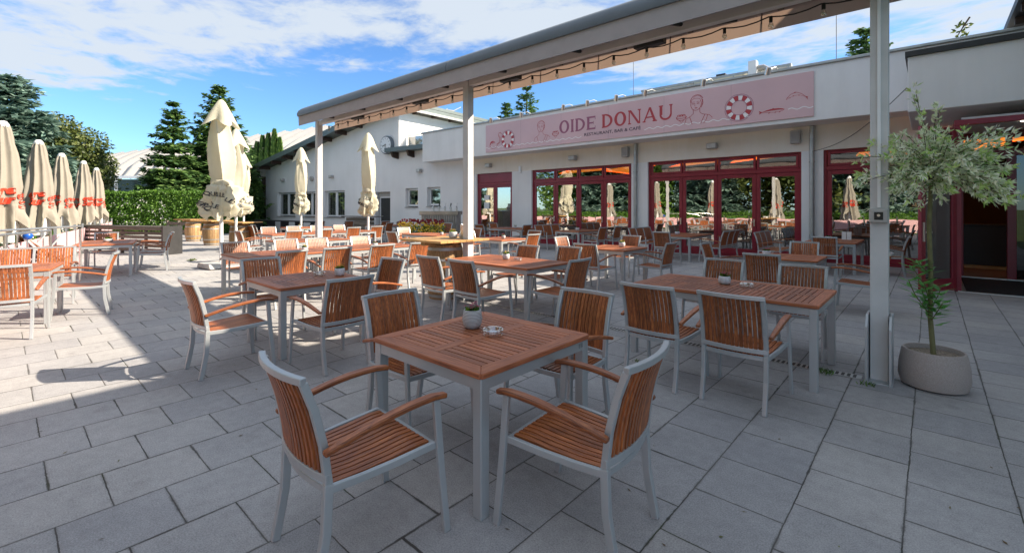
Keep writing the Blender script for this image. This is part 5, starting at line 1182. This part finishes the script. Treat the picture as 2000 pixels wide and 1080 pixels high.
blob_tree('broadleaf_tree', 'olive green tree sloping down beside the white hall roof', at(150, 32), 5.4, 2.9, l_olive, 11000, 22, .24, 12)
for k, (u, z, h_, lb) in enumerate([(492, 44, 7.0, 'thuja column first from the left by the gable roof'), (502, 44, 7.6, 'thuja column second from the left by the gable roof'), (513, 44, 8.2, 'thuja column third from the left by the gable roof'), (524, 44, 8.4, 'thuja column fourth from the left by the gable roof'), (536, 44, 8.8, 'tallest thuja column by the gable roof'), (546, 44, 8.0, 'rightmost thuja tip by the gable roof')]):
    t = thing('thuja_tree', at(u, z), 0, lb, 'tree', 'thuja columns beside the gable building'); m = MB(); rs = random.Random(50 + k)
    for q in range(3600):
        f = rs.random(); zz = h_ * f; r_ = .62 * (1 - f) ** .55 * rs.uniform(.7, 1.05); a = rs.uniform(0, 6.3); m.leaf(Vector((r_ * math.cos(a), r_ * math.sin(a), zz)), Vector((math.cos(a) * .4, math.sin(a) * .4, 1)), Vector((math.sin(a), math.cos(a), 0)), .34, .11)
    m.build('crown', l_thuja, t); MB().tube([(0, 0, 0), (0, 0, h_ * .7)], .08, 6).build('trunk', barkm, t)
l_hedge = leafm('hedge_leaves', [(0.0, (0.045, 0.12, 0.015)), (0.5, (0.08, 0.19, 0.02)), (1.0, (0.17, 0.32, 0.04))])
def hedge(label, p0, p1, h, th, n, mat, seed, blossoms=0, leaf=.11):
    rs = random.Random(seed); p0 = Vector(p0); p1 = Vector(p1); d = p1 - p0; ln = d.length; u_ = d.normalized(); nn = Vector((-u_.y, u_.x, 0))
    t = thing('hedge', (p0.x, p0.y, 0), 0, label, 'hedge'); m = MB(); bl = MB()
    m.bar([(0, 0, h * .44), (d.x, d.y, h * .44)], h * .84, th * .75, (0, 0, 1))
    for k in range(n):
        s = rs.uniform(-.01, 1.01); side = rs.random(); hh = h * (1 + .05 * noise.noise((s * ln * .5, seed, 0)))
        if side < .3: z = hh + rs.gauss(0, .05); o_ = rs.uniform(-th / 2, th / 2); nr = Vector((0, 0, 1))
        else: z = rs.uniform(.02, hh); o_ = (th / 2 + rs.gauss(0, .05) + .12 * noise.noise((s * ln * .9, z * 1.2, seed))) * (1 if rs.random() < .5 else -1); nr = nn * (1 if o_ > 0 else -1)
        p = u_ * s * ln + nn * o_ + Vector((0, 0, z)); m.leaf(p, Vector((rs.gauss(0, 1), rs.gauss(0, 1), rs.gauss(0, 1))), nr + Vector((rs.gauss(0, .6), rs.gauss(0, .6), rs.gauss(0, .6))), leaf * rs.uniform(.6, 1.4), leaf * .6)
    for k in range(blossoms):
        s = rs.choice([.18, .30, .42]) + rs.gauss(0, .05); c = u_ * s * ln - nn * (th / 2 + .08) + Vector((0, 0, rs.uniform(.6, 2.1)))
        c2 = u_ * s * ln + nn * (th / 2 + .08) + Vector((0, 0, c.z))
        for cc in (c, c2):
            for q in range(6): bl.leaf(cc + Vector((rs.gauss(0, .07), rs.gauss(0, .07), rs.gauss(0, .06))), Vector((rs.gauss(0, 1), rs.gauss(0, 1), rs.gauss(0, 1))), nn, .09, .06)
    m.build('foliage', mat, t)
    if blossoms: bl.build('blossoms', l_blossom, t)
    return t
hedge('clipped green hedge with white blossoms behind the barrels', at(196, 26.5), at(470, 28.5), 2.4, 1.2, 32000, l_hedge, 31, 38, .115)
hedge('low green hedge behind the pink fence', (-31, 2.4, 0), (1.5, -4.6, 0), 1.15, .8, 18000, l_hedge, 32, 0, .11)
hedge('dark hedge wall beside the gable building', at(484, 33), at(512, 36), 3.2, .8, 5000, l_thuja, 33, 0, .15)
# trees on the far side of the fence: they are what the glass doors mirror
k = 0
sb0 = spruce('blue_spruce', 'blue spruce across the fence mirrored in the right row of doors', 14, 4.0, l_blue, 41, 1.2, loc=(-14, -9.5, 0), tuft=1.3)
dup(sb0, (-22.5, -7.2, 0), 1.2, 'blue spruce across the fence mirrored in the left row of doors')
dup(sb0, (-4, -11, 0), 2.2, 'blue spruce across the fence mirrored in the rightmost window')
for i, (x, y, h_) in enumerate([(-18.5, -9.5, 12), (-10, -11, 13), (-27, -7, 11), (-7, -9.5, 12), (-1, -12, 13)]):
    blob_tree('broadleaf_tree', ['green tree across the fence mirrored between the two blue spruces', 'tall green tree mirrored in the right row of doors', 'green tree mirrored in the two-leaf door', 'small green tree mirrored right of the blue spruce', 'green tree mirrored near the entrance'][i], (x, y, 0), h_, 4.2, l_green if i % 2 == 0 else l_olive, 11000, 60 + i, .36, 16, 'trees across the pink fence', .1)

# ================================================================== HALL with white membrane roof
Hh = thing('sports_hall', (0, 0, 0), 0, 'large hall with a white ribbed membrane roof in the left distance', 'building')
E0 = Vector((*Rc(120, 62), 0)); E1 = Vector((*Rc(760, 62), 0)); K0 = Vector((*Rc(215, 95), 0)); K1 = Vector((*Rc(900, 95), 0))
nr_ = 26; m = MB(); ribs = MB()
def hz(i, j):
    s = i / nr_; q = j / 8; e = E0.lerp(E1, s); k_ = K0.lerp(K1, s); p = e.lerp(k_, q); zt = 5.7 + (12.5 + 9.5 * s - 5.7) * (q ** .72); return Vector((p.x, p.y, zt))
for i in range(nr_):
    for j in range(8):
        a, b, c, d = hz(i, j), hz(i + 1, j), hz(i + 1, j + 1), hz(i, j + 1); mid = lambda p, q_: (p + q_) / 2 - Vector((0, 0, .35))
        ab, cd = mid(a, b), mid(d, c); m.add([a, ab, cd, d], [(0, 1, 2, 3)]); m.add([ab, b, c, cd], [(0, 1, 2, 3)])
m.build('roof', roofm, Hh)
for i in range(0, nr_ + 1): ribs.tube([hz(i, j) + Vector((0, 0, .08)) for j in range(9)], .09, 5)
ribs.build('roof_rib', zinc, Hh)
q = MB(); q.bar([(E0.x, E0.y, 5.6), (E1.x, E1.y, 5.6)], .35, .4, (0, 0, 1)); q.build('eave', pvc, Hh)
gl0 = E0.lerp(K0, .05); gl1 = E1.lerp(K1, .05)
q = MB(); q.bar([(gl0.x, gl0.y, 2.7), (gl1.x, gl1.y, 2.7)], 5.4, .1, (0, 0, 1)); q.build('glazed_wall', plain('hall_glass', (.02, .035, .035), .2), Hh)
for k in range(9): p = E0.lerp(E1, (k + .5) / 9); MB().tube([(p.x, p.y, 0), (p.x, p.y, 5.5)], .18, 8).build('column', pvc, Hh)
xy = Rc(211, 32); t = thing('street_lamp', (*xy, 0), R_(-60), 'slim grey lamp post with a flat double head before the hall', 'lamp post'); MB().tube([(0, 0, 0), (0, 0, 3.0)], .05, 8).build('pole', zinc, t); MB().box(-.5, .5, -.1, .1, 2.98, 3.06).build('lamp_head', dark, t)
for u, z, h_ in ((182, 110, 14), (236, 120, 18)):
    blob_tree('broadleaf_tree', 'hazy distant treetop above the left end of the hall roof' if u < 200 else 'hazy distant treetop above the middle of the hall roof', at(u, z), h_, 3.0, l_green, 1500, int(u), .5, 6)
